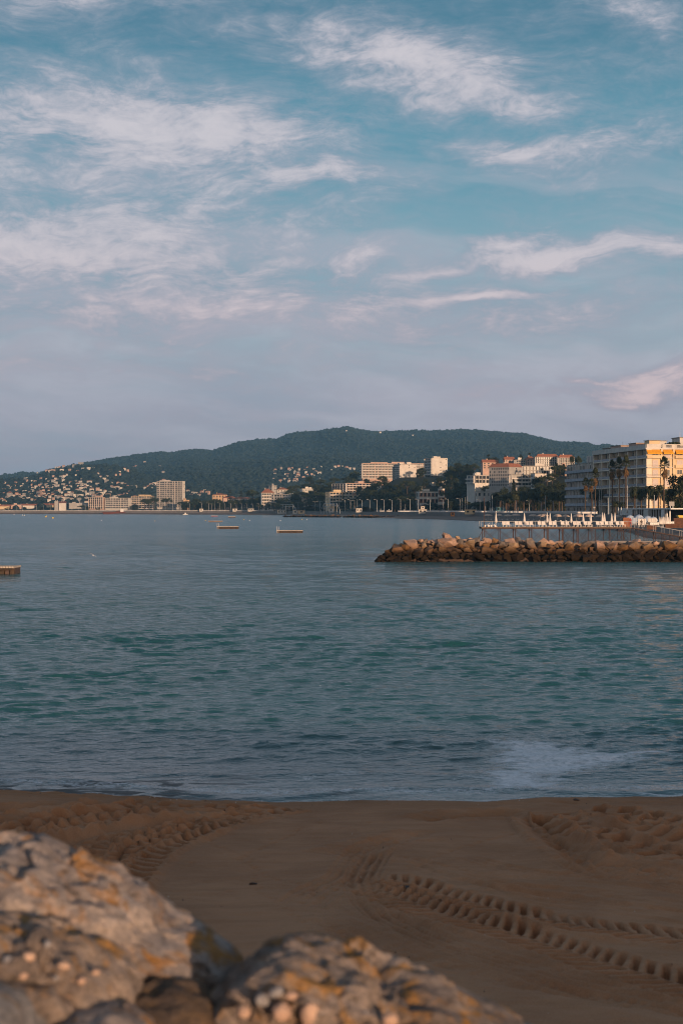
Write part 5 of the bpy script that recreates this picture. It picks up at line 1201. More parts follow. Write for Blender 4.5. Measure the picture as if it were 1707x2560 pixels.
for k in PROTO:
    for p in PROTO[k]:
        for ch in list(p.children): bpy.data.objects.remove(ch)
        bpy.data.objects.remove(p)

# ================================================================== HOUSES ON THE HILLS
hh = random.Random(21)
def house_mesh(w, d, h, roof, mt):
    mb = MB(); mb.box(-w / 2, w / 2, -d / 2, d / 2, -4, h); mb.cur = 2
    for k in range(max(2, int(w / 3.2))):
        u = -w / 2 + (k + .5) * w / max(2, int(w / 3.2))
        for z in ((.8, 2.2), (3.6, 5.0)):
            if z[1] < h: mb.box(u - .6, u + .6, -d / 2 - .05, -d / 2 - .004, z[0], z[1])
    mb.cur = 1
    if roof == 'hip': mb.add([(-w / 2 - .5, -d / 2 - .5, h), (w / 2 + .5, -d / 2 - .5, h), (w / 2 + .5, d / 2 + .5, h), (-w / 2 - .5, d / 2 + .5, h), (-w * .22, 0, h + 2.2), (w * .22, 0, h + 2.2)], [(0, 1, 5, 4), (1, 2, 5), (2, 3, 4, 5), (3, 0, 4), (3, 2, 1, 0)])
    else: mb.box(-w / 2 - .2, w / 2 + .2, -d / 2 - .2, d / 2 + .2, h + .003, h + .35)
    return mb.mesh('hill_house', [mt, M_tile if roof == 'hip' else M_flat, M_glass])
HM = []
for mt, nm in ((M_white, 'white'), (M_white, 'white'), (M_grey, 'grey'), (M_pink, 'pink')):
    for roof in ('hip', 'flat'):
        for w, d, h, sz in ((9, 8, 5.5, 'small'), (14, 9, 6.5, 'broad')): HM.append((house_mesh(w, d, h, roof, mt), f"{sz} {nm} {'tiled' if roof == 'hip' else 'flat roofed'} house"))
placed = []
def hill_house(px, py, where, grp, big=False, mindist=5.0):
    hit = hill_hit(px, py)
    if hit is None: return
    for q in placed:
        if abs(q[0] - px) < mindist * 1.3 and abs(q[1] - py) < mindist * .7: return
    placed.append((px, py)); D, z = hit; me, nm = hh.choice([q for q in HM if ('broad' in q[1]) == (big or hh.random() < .3)])
    o = link(bpy.data.objects.new('hill_house', me)); o.location = (xat(px, D), D, z + 2.0); o.rotation_euler = (0, 0, hh.uniform(-.7, .7)); s = hh.uniform(.38, .66) * (1.4 if big else 1); o.scale = (s, s, s * hh.uniform(.9, 1.15))
    tag(o, f'{nm} {where}', 'house', f'{nm}s {where}'); return o
W1 = 'on the lower slope above the far seafront'
n = 0
while n < 180:
    px = hh.triangular(-40, 345, 90); py = hh.triangular(1185, 1266, 1240)
    if py < 1188 + (px > 200) * 8 + max(0, px - 250) * .15: continue
    if px < 100 and py < 1200: continue
    if hill_house(px, py, W1, W1): n += 1
for px, py, b_ in ((160, 1168, 1), (150, 1170, 1), (172, 1166, 1), (187, 1168, 1), (203, 1164, 1), (142, 1172, 1), (128, 1182, 1), (118, 1181, 1), (134, 1181, 1), (155, 1180, 1), (100, 1182, 0), (94, 1184, 0), (175, 1178, 0), (195, 1182, 0), (208, 1175, 0), (222, 1175, 0), (235, 1175, 0)):
    hill_house(px, py, 'in the cluster on the crest of the lower hill', '', bool(b_), 3)
for px, py in ((276, 1180), (300, 1183), (312, 1176), (335, 1170), (340, 1168), (320, 1180), (246, 1188), (252, 1196), (268, 1193), (300, 1189), (312, 1196), (290, 1190), (282, 1212), (296, 1212), (306, 1213), (320, 1220), (330, 1220), (340, 1220), (362, 1224), (370, 1221), (378, 1216), (386, 1213), (394, 1210), (402, 1206), (410, 1205), (390, 1220), (380, 1224), (362, 1158), (400, 1168), (408, 1184)):
    hill_house(px, py, 'scattered behind the white slab tower', '', False, 3)
for px, py in ((470, 1232), (482, 1236), (492, 1236), (505, 1234), (512, 1230), (520, 1236), (498, 1242), (478, 1242), (551, 1150), (488, 1238)):
    hill_house(px, py, 'in the dip right of the white slab tower', '', False, 3)
for q in range(58):
    px = hh.triangular(645, 830, 745); py = hh.triangular(1166, 1214, 1186); hill_house(px, py, 'on the green slope above the wooded knoll', '', False, 5)
for px, py in ((838, 1170), (846, 1168), (856, 1169), (866, 1172), (875, 1174), (885, 1175), (828, 1178), (866, 1079), (950, 1083), (1032, 1090)):
    hill_house(px, py, 'high on the wooded hills', '', False, 3)
# ================================================================== SEAFRONT FURNITURE
sf = random.Random(31)
# ---- street lamps
lm = empty('street_lamp', (0, 0, -500)); MB().bar((0, 0, 0), (0, 0, 9.6), .13, .08, 7).build('pole', M_pole, lm)
MB().bar((0, 0, 9.4), (-1.3, 0, 10.0), .06, .05, 5).build('arm', M_pole, lm); MB().box(-2.0, -1.1, -.16, .16, 9.94, 10.08).build('lamp_head', M_foam, lm)
lm2 = empty('street_lamp', (0, 0, -500)); MB().bar((0, 0, 0), (0, 0, 9.6), .13, .08, 7).build('pole', M_pole, lm2)
for s in (-1, 1):
    MB().bar((0, 0, 9.4), (s * 1.3, 0, 9.9), .06, .05, 5).build('arm', M_pole, lm2); MB().box(min(s * 1.1, s * 2), max(s * 1.1, s * 2), -.16, .16, 9.86, 10.0).build('lamp_head', M_foam, lm2)
def lamp(px, ytop, off=3.5, src=None, lab='pale single armed street lamp along the far promenade', grp='single armed lamps of the promenade'):
    p = prom_at(px, off); o = copy_tree(src or lm); o.location = p; h = zat(ytop, p.y) - p.z; s = max(h, 4) / 10.0; o.scale = (s * 1.25, s * 1.25, s); tag(o, lab, 'street lamp', grp)
ly = lambda px: float(interp(px, [(0, 1263), (400, 1259), (500, 1257), (660, 1259), (700, 1257), (860, 1250), (1000, 1248), (1100, 1247), (1150, 1246), (1230, 1251), (1420, 1252), (1480, 1250), (1640, 1246)]))
for px in (474, 505, 522, 529, 549, 563, 577, 591, 604, 618, 633, 647, 661, 677, 693, 848, 862, 876, 886, 905, 924, 942, 960, 980, 1001, 1025, 1045, 1075, 1108, 1120, 1149, 1199, 1225, 1258, 1290, 1322, 1352, 1382, 1414, 1471): lamp(px, ly(px) + sf.uniform(-1, 1))
for px in (744, 761, 788, 800, 815): lamp(px, ly(px), 3.5, lm2, 'double armed street lamp near the white arched frames', 'double armed lamps by the arched frames')
for px in list(range(8, 460, 17)): lamp(px + sf.uniform(-3, 3), ly(px), 3.5, None, 'tiny pale street lamp along the far left seafront', 'lamps of the far seafront')
for px, yt, off in ((538, 1253, 6), (893, 1248, 6), (1013, 1262, 4), (1154, 1247, 5), (1163, 1244, 8), (1168, 1242, 9), (1213, 1244, 8), (1230, 1240, 8), (1362, 1240, 6), (1497, 1186, 8), (1502, 1190, 9), (1440, 1262, 4), (1558, 1212, 6), (1567, 1216, 6), (1635, 1240, 6), (1520, 1246, 5)):
    p = prom_at(px, off); h = zat(yt, p.y) - p.z; o = MB().bar((0, 0, 0), (0, 0, h), .16, .08, 6).bar((0, 0, h), (0, 0, h + .25), .14, .14, 6).build('flag_pole', M_pole); o.location = p
    tag(o, 'plain tall pale mast without arms on the promenade', 'pole', 'bare masts of the promenade')
for r_ in (lm, lm2):
    for ch in list(r_.children): bpy.data.objects.remove(ch)
    bpy.data.objects.remove(r_)
# ---- white balustrade on the sea wall
def rail(px0, px1, label, solid=False):
    x, y = BX + nx * .3, BY + ny * .3; p = CX + F * x / y; i = np.nonzero((p > px0) & (p < px1) & (y > 350))[0]
    pts = [Vector((x[k], y[k], 4.25)) for k in i]; root = empty('balustrade', pts[0], 0, label, 'railing'); o0 = pts[0]
    top = MB(); post = MB()
    for a, b in zip(pts[:-1], pts[1:]):
        top.bar(a - o0 + Vector((0, 0, 1.0)), b - o0 + Vector((0, 0, 1.0)), .10, .10, 5); top.bar(a - o0 + Vector((0, 0, .12)), b - o0 + Vector((0, 0, .12)), .10, .10, 5)
        n_ = max(1, int((b - a).length / 1.6))
        for k in range(n_): q = a.lerp(b, k / n_) - o0; post.box(q.x - .22, q.x + .22, q.y - .12, q.y + .12, .14, .98)
    top.build('rail', M_foam, root); tag(post.build('balusters', M_foam, root), kind='stuff')
rail(995, 1500, 'white balustrade along the top of the sea wall')
rail(-200, 690, 'thin white railing along the far left seafront')
# ---- arched white frames, kiosks, vans
def arch_frame(px0, px1, yt, off, label):
    a, b = prom_at(px0, off), prom_at(px1, off); a.z = b.z = 2.0; root = empty('pergola', a, 0, label, 'pergola'); h = zat(yt, a.y) - 2.0; d = b - a
    for k in range(7):
        t_ = k / 6; hh_ = h * (1 if 1 <= k <= 5 else .35); p = d * t_; MB().bar(p, p + Vector((0, 0, hh_)), .22, .2, 6).build('post', M_pole, root)
    for t0, h0, t1, h1 in ((0, .35, 1 / 6, 1), (1 / 6, 1, 5 / 6, 1), (5 / 6, 1, 1, .35), (1 / 6, .7, 5 / 6, .8)): MB().bar(d * t0 + Vector((0, 0, h * h0)), d * t1 + Vector((0, 0, h * h1)), .24, .24, 6).build('beam', M_pole, root)
arch_frame(690, 741, 1262, -5, 'white arched frame above the beach huts')
arch_frame(803, 850, 1259, -5, 'white arched frame right of the double armed lamps')
def hut(px0, px1, y0, y1, off, label, mt=M_white, win=2, roof=M_flat, z0=None, name='kiosk', cat='kiosk'):
    a, b = prom_at(px0, off), prom_at(px1, off); D = (a.y + b.y) / 2; x0, x1 = xat(px0, D), xat(px1, D); zt = zat(y0, D); zb = zat(y1, D) if z0 is None else z0
    root = empty(name, ((x0 + x1) / 2, D, zb), 0, label, cat); w = (x1 - x0) / 2; h = zt - zb; dp = min(w * 1.4, 4)
    MB().box(-w, w, 0, dp, 0, h).build('wall', mt, root); MB().box(-w - .3, w + .3, -.35, dp + .3, h + .003, h + .25).build('roof', roof, root)
    for k in range(win):
        u = -w + (k + .5) * 2 * w / win; MB().box(u - w * .28 / max(win, 1) * 1.4, u + w * .28 / max(win, 1) * 1.4, -.06, -.004, h * .4, h * .78).build('window', M_glass, root)
    return root
hut(1162, 1190, 1274, 1286, -2, 'cream lifeguard cabin with two small dark windows above the sand', M_cream)
hut(1046, 1066, 1274, 1284, -2, 'white kiosk with glazed front on the sea wall', M_white)
hut(1052, 1061, 1266, 1274, -1, 'small white lookout cabin on top of the glazed kiosk', M_white, 1)
hut(499, 508, 1272, 1279, -1, 'small white hut on the left promenade', M_white, 1)
hut(582, 593, 1272, 1279, -1, 'white hut beside a lamp at the beach head', M_white, 1)
hut(620, 634, 1271, 1279, -1, 'white hut with a grey roof on the far promenade', M_white, 2)
hut(732, 744, 1276, 1285, -6, 'white changing cabin with dark door below the arched frame', M_white, 1)
hut(745, 762, 1276, 1285, -6, 'cream changing cabin next to the white one', M_cream, 1)
hut(694, 716, 1275, 1285, -6, 'long white beach hut left of the changing cabins', M_white, 3)
hut(821, 833, 1271, 1281, -3, 'pale lifeguard hut under the second arched frame', M_white, 1)
hut(890, 905, 1271, 1281, -3, 'white hut with an awning on the beach head', M_white, 2)
hut(1240, 1262, 1268, 1279, 3, 'low teal kiosk near the double lamps', M_teal, 2)
hut(1126, 1136, 1281, 1291, -8, 'orange ticket box standing on the sand', M_orange, 1)
for px in (944, 972, 955, 1001, 638, 700): # parked vans and cars as seen above the wall
    p = prom_at(px, 8); v = empty('parked_car', p, 0, 'small pale car parked on the promenade road', 'car', 'cars parked on the promenade'); MB().box(-2.1, 2.1, -.85, .85, .35, 1.0).build('body', M_foam, v); MB().add([(-1.5, -.8, 1.003), (1.3, -.8, 1.003), (1.3, .8, 1.003), (-1.5, .8, 1.003), (-1, -.7, 1.6), (.8, -.7, 1.6), (.8, .7, 1.6), (-1, .7, 1.6)], [(0, 1, 5, 4), (1, 2, 6, 5), (2, 3, 7, 6), (3, 0, 4, 7), (4, 5, 6, 7)]) if False else None
    mb = MB(); mb.add([(-1.5, -.8, 1.003), (1.3, -.8, 1.003), (1.3, .8, 1.003), (-1.5, .8, 1.003), (-1, -.7, 1.6), (.8, -.7, 1.6), (.8, .7, 1.6), (-1, .7, 1.6)], [(0, 1, 5, 4), (1, 2, 6, 5), (2, 3, 7, 6), (3, 0, 4, 7), (4, 5, 6, 7), (3, 2, 1, 0)]); mb.build('cabin', M_glass, v)
    for sx in (-1.3, 1.3):
        for sy in (-.8, .8): MB().bar((sx, sy - .1, .33), (sx, sy + .1, .33), .33, .33, 10).build('wheel', M_dark, v)
for px, yt in ((713, 1272), (951, 1271), (972, 1272), (855, 1277), (1010, 1273), (1484, 1265)):
    p = prom_at(px, -1); h = zat(yt, p.y) - 2.5; s = empty('sign_post', (p.x, p.y, 2.5), 0, 'round white sign on a thin post by the sea wall', 'sign', 'white signs by the sea wall'); MB().bar((0, 0, 0), (0, 0, h - .3), .08, .07, 6).build('post', M_pole, s); MB().bar((0, -.05, h - .7), (0, .05, h - .5), .45, .45, 14).build('disc', M_foam, s)

# ---- pier on steel legs
PD, PZ = 257.0, zat(1317, 257.0)
px_l, px_r = xat(1200, PD), xat(1572, PD)
pier = empty('pier', (px_l, PD, 0), 0, 'bathing pier on thin rusty braced legs carrying white loungers', 'pier')
Lp = px_r - px_l
nbd = 34
bm_ = MB().box(0.01, Lp / nbd - .01, -2.2, 2.2, -.14, 0).mesh('deck_board', M_deck)
for k in range(nbd): o = link(bpy.data.objects.new('deck_board', bm_), pier); o.location = (k * Lp / nbd, 0, PZ)
for y in (-2.0, 2.0): MB().box(0, Lp, y - .08, y + .08, PZ - .36, PZ - .143).build('beam', M_rust, pier)
legs = [xat(px, PD) - px_l for px in (1207, 1216, 1243, 1252, 1285, 1291, 1325, 1363, 1366, 1401, 1404, 1437, 1441, 1474, 1483, 1512, 1519, 1526, 1548, 1562, 1570)]
for k, x in enumerate(legs):
    y = -1.8 if k % 2 == 0 else 1.8; rdm = .10 if k in (4, 6, 7, 9, 11) else .065
    for yy in ((y, -y) if k in (0, 4, 6, 7, 9, 11, 13, 18) else (y,)): MB().bar((x, yy, -1.5), (x, yy, PZ - .36), rdm, rdm, 7).build('leg', M_rust, pier)
bx_ = [legs[i] for i in (0, 2, 4, 6, 7, 9, 11, 13, 15, 18, 20)]
for k in range(len(bx_) - 1):
    for y in (-1.8, 1.8):
        MB().bar((bx_[k], y, .15), (bx_[k + 1], y, PZ - .4), .035, .035, 5).build('brace', M_rust, pier); MB().bar((bx_[k], y, PZ - .4), (bx_[k + 1], y, .15), .035, .035, 5).build('brace', M_rust, pier)
        if k > 4:
            m_ = (bx_[k] + bx_[k + 1]) / 2; MB().bar((m_, y, .1), (bx_[k], y, PZ - .4), .03, .03, 5).build('brace', M_rust, pier); MB().bar((m_, y, .1), (bx_[k + 1], y, PZ - .4), .03, .03, 5).build('brace', M_rust, pier)
MB().bar((0, 0, PZ), (0, 0, PZ), .1).v
MB().bar((-.9, -1.8, .3), (0.4, -1.8, PZ - .4), .05, .05, 5).build('brace', M_rust, pier)
MB().bar((legs[0], -1.9, PZ), (legs[0], -1.9, PZ + 5.2), .06, .05, 6).build('mast', M_rust, pier)
rl = MB()
for y in (2.1, -2.1):
    for k in range(0, 15):
        x = k * Lp / 14; MB().bar((x, y, PZ), (x, y, PZ + 1.0), .03, .03, 5).build('rail_post', M_pole, pier)
    MB().bar((0, y, PZ + 1.0), (Lp, y, PZ + 1.0), .022, .022, 5).build('handrail', M_pole, pier)
# gangway sloping to the beach
gw = empty('gangway', (px_r, PD, PZ), 0, 'sloping rusty gangway from the pier down to the sand', 'gangway')
gx, gz = xat(1712, PD) - px_r, zat(1343, PD) - PZ
mb = MB(); mb.add([(0.02, -1, -.02), (gx, -1, gz), (gx, 1, gz), (.02, 1, -.02), (0.02, -1, -.2), (gx, -1, gz - .18), (gx, 1, gz - .18), (.02, 1, -.2)], [(0, 1, 2, 3), (7, 6, 5, 4), (0, 4, 5, 1), (1, 5, 6, 2), (2, 6, 7, 3), (3, 7, 4, 0)]); mb.build('deck', M_rust, gw)
for px in (1591, 1611, 1635, 1656, 1676, 1700):
    x = xat(px, PD) - px_r; z = gz * x / gx
    for y in (-.9, .9): MB().bar((x, y, -PZ - 1), (x, y, z - .2), .06, .06, 6).build('leg', M_rust, gw); MB().bar((x, y, z), (x, y, z + 1.0), .025, .025, 5).build('rail_post', M_pole, gw)
    MB().bar((x - .75, -.9, -PZ + .2), (x + .8, -.9, z - .3), .028, .028, 5).build('brace', M_rust, gw); MB().bar((x + .75, -.9, -PZ + .2), (x - .8, -.9, z - .1), .028, .028, 5).build('brace', M_rust, gw)
for y in (-.9, .9): MB().bar((.1, y, 1.0), (gx, y, gz + 1.0), .02, .02, 5).build('handrail', M_pole, gw)
# loungers: reclined back, seat, frame, legs
lg = empty('sun_lounger', (0, 0, -500)); hw = .34
mb = MB(); mb.add([(-hw, .5, .42), (hw, .5, .42), (hw, .72, 1.02), (-hw, .72, 1.02), (-hw, .56, .42), (hw, .56, .42), (hw, .78, 1.0), (-hw, .78, 1.0)], [(0, 1, 2, 3), (7, 6, 5, 4), (0, 3, 7, 4), (1, 5, 6, 2), (3, 2, 6, 7), (0, 4, 5, 1)]); mb.build('backrest', M_fabric, lg)
MB().box(-hw, hw, -.95, .5, .36, .42).build('seat', M_fabric, lg)
for x in (-hw + .04, hw - .04):
    for y in (-.85, .45): MB().box(x - .03, x + .03, y - .03, y + .03, 0, .36).build('leg', M_foam, lg)
def lounger(px, dy=0.0):
    o = copy_tree(lg); o.location = (xat(px, PD), PD + dy, PZ); o.rotation_euler = (0, 0, sf.uniform(-.06, .06)); o.scale = (.95, 1, .95); tag(o, 'white sun lounger with raised back on the pier deck', 'sun lounger', 'loungers in the row on the pier')
for px in (1260, 1270, 1291, 1301, 1318, 1328, 1349, 1359, 1376, 1386, 1407, 1418, 1437, 1447, 1464, 1474, 1495, 1505, 1517, 1528, 1544, 1556): lounger(px)
# a folded pair at the free end
for px in (1216, 1232):
    o = empty('folded_lounger', (xat(px, PD), PD, PZ), 0, 'low folded lounger with wheels at the free end of the pier', 'sun lounger', 'folded loungers at the pier end')
    MB().box(-.55, .55, -.3, .3, .28, .34).build('seat', M_fabric, o)
    for s in (-.35, .35): MB().bar((s, -.25, .16), (s, -.18, .16), .16, .16, 12).build('wheel', M_foam, o)
    MB().bar((.1, -.25, .34), (.5, -.25, .62), .03, .03, 5).build('armrest', M_foam, o)
for ch in list(lg.children): bpy.data.objects.remove(ch)
bpy.data.objects.remove(lg)
# closed parasols on the pier
cp = empty('closed_parasol', (0, 0, -500)); MB().bar((0, 0, 0), (0, 0, 1.2), .04, .035, 6).build('pole', M_foam, cp)
MB().lathe([(.10, .75), (.30, .95), (.27, 1.3), (.17, 2.1), (.09, 2.7), (.03, 2.95)], 9).build('canopy', M_fabric, cp); MB().lathe([(.28, 0), (.28, .08), (.05, .1)], 10).build('base', M_foam, cp)
def closed(px, ytop, D, gz, lab, grp):
    o = copy_tree(cp); o.location = (xat(px, D), D, gz); s = (zat(ytop, D) - gz) / 2.95; o.scale = (s * .95, s * .95, s); tag(o, lab, 'parasol', grp)
for px, yt in ((1239, 1281), (1310, 1282), (1367, 1281), (1374, 1282), (1427, 1283), (1457, 1282), (1476, 1283), (1505, 1281), (1510, 1282), (1528, 1283), (1536, 1281)): closed(px, yt, PD + 1.2, PZ, 'closed white parasol standing on the pier', 'closed parasols on the pier')
for px, yt in ((1545, 1268), (1552, 1267), (1566, 1267), (1582, 1266), (1597, 1266)): closed(px, yt, 470, 4.1, 'closed white parasol on the promenade terrace', 'closed parasols on the terrace')
for k in range(9): closed(1648 + k * 3.1, 1291 + (k % 3), 335, 1.9, 'folded white parasol leaning in the beach rack', 'folded parasols in the rack')
# open beige parasols on the beach
op = empty('open_parasol', (0, 0, -500)); MB().bar((0, 0, 0), (0, 0, 2.5), .05, .04, 6).build('pole', M_foam, op)
nS = 10; mb = MB(); ring = [(1.0 * math.cos(6.283 * k / nS) * 2.0, math.sin(6.283 * k / nS) * 2.0, 1.95) for k in range(nS)]; rm = [(math.cos(6.283 * k / nS) * 1.15, math.sin(6.283 * k / nS) * 1.15, 2.42) for k in range(nS)]
mb.add(ring + rm + [(0, 0, 2.62)], [(k, (k + 1) % nS, nS + (k + 1) % nS, nS + k) for k in range(nS)] + [(nS + k, nS + (k + 1) % nS, 2 * nS) for k in range(nS)]); mb.build('canopy', M_beige, op)
mb = MB()
for k in range(nS): a, b = Vector(ring[k]), Vector(ring[(k + 1) % nS]); mb.add([a, b, b - Vector((0, 0, .22)), a - Vector((0, 0, .22))], [(0, 1, 2, 3)])
mb.build('valance', M_beige, op)
def beachz(x, y):
    d = (x - Cx) * nx + (y - Cy) * ny; k = np.argmin((x - Cx) ** 2 + (y - Cy) ** 2); f_ = d[k] / wid[k]; return float(np.interp(f_, [-.6, 0, .1, .35, .7, 1], [-1.2, 0, .35, .9, 1.5, 1.9]))
for px, yt, w in ((1219, 1285, 23), (1247, 1285, 20), (1268, 1286, 21), (1289, 1284, 24), (1332, 1285, 23), (1360, 1284, 21), (1350, 1286, 20), (1393, 1285, 23), (1413, 1286, 20), (1446, 1285, 24), (1472, 1285, 22), (1500, 1286, 24), (1541, 1287, 24), (1440, 1286, 20)):
    D = float(interp(px, [(1200, 760), (1350, 610), (1450, 540), (1545, 480)])); x = xat(px, D); g = beachz(x, D); o = copy_tree(op); s = w * D / F / 4.0; o.location = (x, D, g); o.scale = (s, s, (zat(yt, D) - g) / 2.62); o.rotation_euler = (0, 0, sf.uniform(0, 1))
    tag(o, 'open beige parasol on the beach behind the pier', 'parasol', 'open beige parasols on the beach')
for px, yt, w in ((1574, 1287, 26), (1596, 1286, 28), (1618, 1289, 28), (1632, 1291, 24), (1585, 1292, 24), (1604, 1293, 24)):
    D = float(interp(px, [(1560, 400), (1640, 350)])); x = xat(px, D); g = beachz(x, D); o = copy_tree(op); s = w * D / F / 4.0; o.location = (x, D, g); o.scale = (s, s, (zat(yt, D) - g) / 2.62)
    for ch in o.children:
        if 'canopy' in ch.name or 'valance' in ch.name:
            ch.data = ch.data.copy(); ch.data.materials[0] = M_blue
    tag(o, 'open pale blue parasol in the cluster at the pier head', 'parasol', 'pale blue parasols at the pier head')
for r_ in (cp, op):
    for ch in list(r_.children): bpy.data.objects.remove(ch)
    bpy.data.objects.remove(r_)
# rows of low white loungers / tables under the beige parasols
for k in range(26):
    px = 1212 + k * 13.2; D = float(interp(px, [(1200, 745), (1350, 598), (1450, 528), (1545, 470)])); x = xat(px, D); g = beachz(x, D); o = empty('beach_lounger', (x, D, g), sf.uniform(-.2, .2), 'low pale lounger on the sand under the beige parasols', 'sun lounger', 'loungers on the beach')
    MB().box(-.9, .9, -.35, .35, .3, .38).build('seat', M_fabric, o); MB().box(.3, .9, -.35, .35, .385, .75).build('backrest', M_fabric, o)
# beach pavilion under the promenade, with screens and sheds
def wallbox(name, label, cat, p0, p1, dep, z0, z1, mt, roofmat=None, group=None):
    a, b = Vector((*p0, z0)), Vector((*p1, z0)); d = b - a; root = empty(name, a, math.atan2(d.y, d.x), label, cat, group); MB().box(0, d.length, 0, dep, 0, z1 - z0).build('wall', mt, root)
    if roofmat: MB().box(-.4, d.length + .4, -.6, dep + .4, z1 - z0 + .003, z1 - z0 + .3).build('roof', roofmat, root)
    return root, d.length
pv = empty('beach_pavilion', (97, 492, 1.8), 0, 'flat white roofed beach restaurant built against the sea wall', 'pavilion')
A0, A1 = Vector((97, 492, 1.8)), Vector((90, 385, 1.8)); dv = A1 - A0; pv.rotation_euler = (0, 0, math.atan2(dv.y, dv.x)); PL = dv.length; zr = zat(1273.5, 430) - 1.8
MB().box(0, PL, -1, 9, zr, zr + .35).build('roof', M_foam, pv)
MB().box(0, PL, 5.2, 8, 0, zr - .003).build('back_wall', M_wood, pv)
for k in range(22): MB().box(k * PL / 22, k * PL / 22 + .35, -.6, -.25, 0, zr - .003).build('column', M_foam, pv)
for u0, u1, mt in ((.02, .30, M_fabric), (.55, .63, M_white), (.86, .90, M_foam)): MB().box(u0 * PL, u1 * PL, -1.2, -.7, zr * (.55 if u0 < .1 else .05), zr * .98).build('screen', mt, pv)
def tent(px0, px1, y0, y1, D, mt, label, name='canvas_screen', cat='screen'):
    x0, x1 = xat(px0, D), xat(px1, D); zb = zat(y1, D); zt = zat(y0, D); o = empty(name, (x0, D, zb), 0, label, cat)
    n_ = 5
    for k in range(n_): MB().box((x1 - x0) * k / n_ + .02, (x1 - x0) * (k + 1) / n_ - .02, 0 + .05 * (k % 2), .06 + .05 * (k % 2), .1, zt - zb).build('panel', mt, o)
    for k in range(n_ + 1): MB().box((x1 - x0) * k / n_ - .04, (x1 - x0) * k / n_ + .04, .13, .21, -.3, zt - zb + .1).build('post', M_pole, o)
tent(1573, 1590, 1295, 1310, 330, M_blue, 'pale blue canvas screen beside the pier head')
tent(1594, 1614, 1297, 1314, 325, M_fabric, 'white canvas screen at the head of the gangway')
tent(1619, 1641, 1296, 1306, 335, M_fabric, 'wide white canvas screen behind the timber planters')
tent(1624, 1646, 1306, 1313, 318, M_foam, 'low white board under the wide canvas screen')
tent(1664, 1684, 1304, 1310, 318, M_foam, 'low white board on the long timber planter')
def planks(px0, px1, y0, y1, D, label, n_=3, mt=M_wood):
    x0, x1 = xat(px0, D), xat(px1, D); zb, zt = zat(y1, D), zat(y0, D); o = empty('timber_planter', (x0, D, zb), 0, label, 'planter')
    for k in range(n_): MB().box(0, x1 - x0, 0, .08, (zt - zb) * k / n_ + .01, (zt - zb) * (k + 1) / n_ - .01).build('plank', mt, o)
    MB().box(.05, x1 - x0 - .05, .083, 1.6, 0, zt - zb - .1).build('box', mt, o)
planks(1616, 1640, 1313, 1324, 312, 'low brown timber planter behind the gangway')
planks(1662, 1712, 1310, 1320, 312, 'long brown timber planter with round lights')
planks(1683, 1712, 1295, 1310, 322, 'tall brown timber shed wall at the beach edge', 5)
planks(1557, 1573, 1294, 1319, 300, 'orange brown timber booth at the pier head', 5, M_shutter)
hut(1696, 1722, 1291, 1294, -6, 'bright yellow sunshade roof above the timber shed', M_yellow, 0, M_yellow, name='sunshade', cat='sunshade')
# notice board on two posts
p = prom_at(1678, 3); D = p.y; nb_ = empty('notice_board', (p.x, D, 4.1), 0, 'pale square notice board on two posts by the big dark trees', 'sign'); w = 13 * D / F / 2
MB().box(-w, w, -.06, .06, zat(1265, D) - 4.1, zat(1254, D) - 4.1).build('board', M_grey, nb_)
for s in (-.5, .5): MB().box(s * w - .12, s * w + .12, .065, .2, 0, zat(1254, D) - 4.1).build('post', M_pole, nb_)

# ---- floating platforms, barge, buoys
def platform(px0, px1, ytop, ywater, label, ladder=True, boards=9):
    D = CAMZ * F / (ywater - HY); x0, x1 = xat(px0, D), xat(px1, D); zt = zat(ytop, D); o = empty('bathing_platform', (x0, D, 0), 0, label, 'platform'); L = x1 - x0; wd = max(3.0, L * .35)
    for k in range(boards): MB().box(L * k / boards + .02, L * (k + 1) / boards - .02, -.1, wd, zt - .16, zt).build('deck_board', M_palewood, o)
    nf = 8
    for k in range(nf): MB().bar((L * (k + .08) / nf, .35, zt * .2), (L * (k + .92) / nf, .35, zt * .2), zt * .42, zt * .42, 10).build('float', M_bark if k % 2 else M_dark, o); 
    MB().box(.05, L - .05, .5, wd - .2, -.4, zt - .17).build('frame', M_dark, o)
    if ladder:
        for s in (0.15, .55): MB().tube([(s, -.05, 0), (s, -.05, zt + .9), (s, .25, zt + 1.05), (s, .5, zt + .7), (s, .5, zt)], [.04] * 5, 6).build('ladder_rail', M_pole, o)
        for k in range(3): MB().bar((.15, -.05, .15 + .3 * k), (.55, -.05, .15 + .3 * k), .03, .03, 5).build('rung', M_pole, o)
    return o
platform(542, 596, 1316, 1322, 'wooden bathing raft with metal ladder and sunlit deck')
platform(691, 757, 1326, 1332, 'wooden bathing raft with ladder, closest to the breakwater')
pf = platform(-60, 36, 1416, 1437, 'pale decked raft with dark hull and bare end', False, 14)
def lowraft(px0, px1, yt, yb, label, mt):
    D = CAMZ * F / (yb - HY); x0, x1 = xat(px0, D), xat(px1, D); o = empty('bathing_platform', (x0, D, 0), 0, label, 'platform'); MB().box(0, x1 - x0, 0, 4, -.3, zat(yt, D) - .25).build('hull', mt, o); MB().box(-.2, x1 - x0 + .2, -.2, 4.2, zat(yt, D) - .247, zat(yt, D)).build('deck', M_palewood, o)
lowraft(522, 531, 1302, 1305, 'short low raft beside the long dark one', M_wood); lowraft(532, 555, 1302, 1305, 'long low dark raft beyond the laddered raft', M_wood); lowraft(528, 544, 1289, 1291, 'thin far raft near the left beach', M_red); lowraft(571, 588, 1291, 1294, 'dark far raft near the beach', M_dark)
M_barge = mat('faded_red_hull', (0.16, 0.045, 0.03), (0.10, 0.035, 0.028), 0.4)
D = 1840; bg_ = empty('work_barge', (xat(290, D), D, 0), 0, 'rust red work barge with white cabin moored at the far seafront', 'boat'); s = D / F
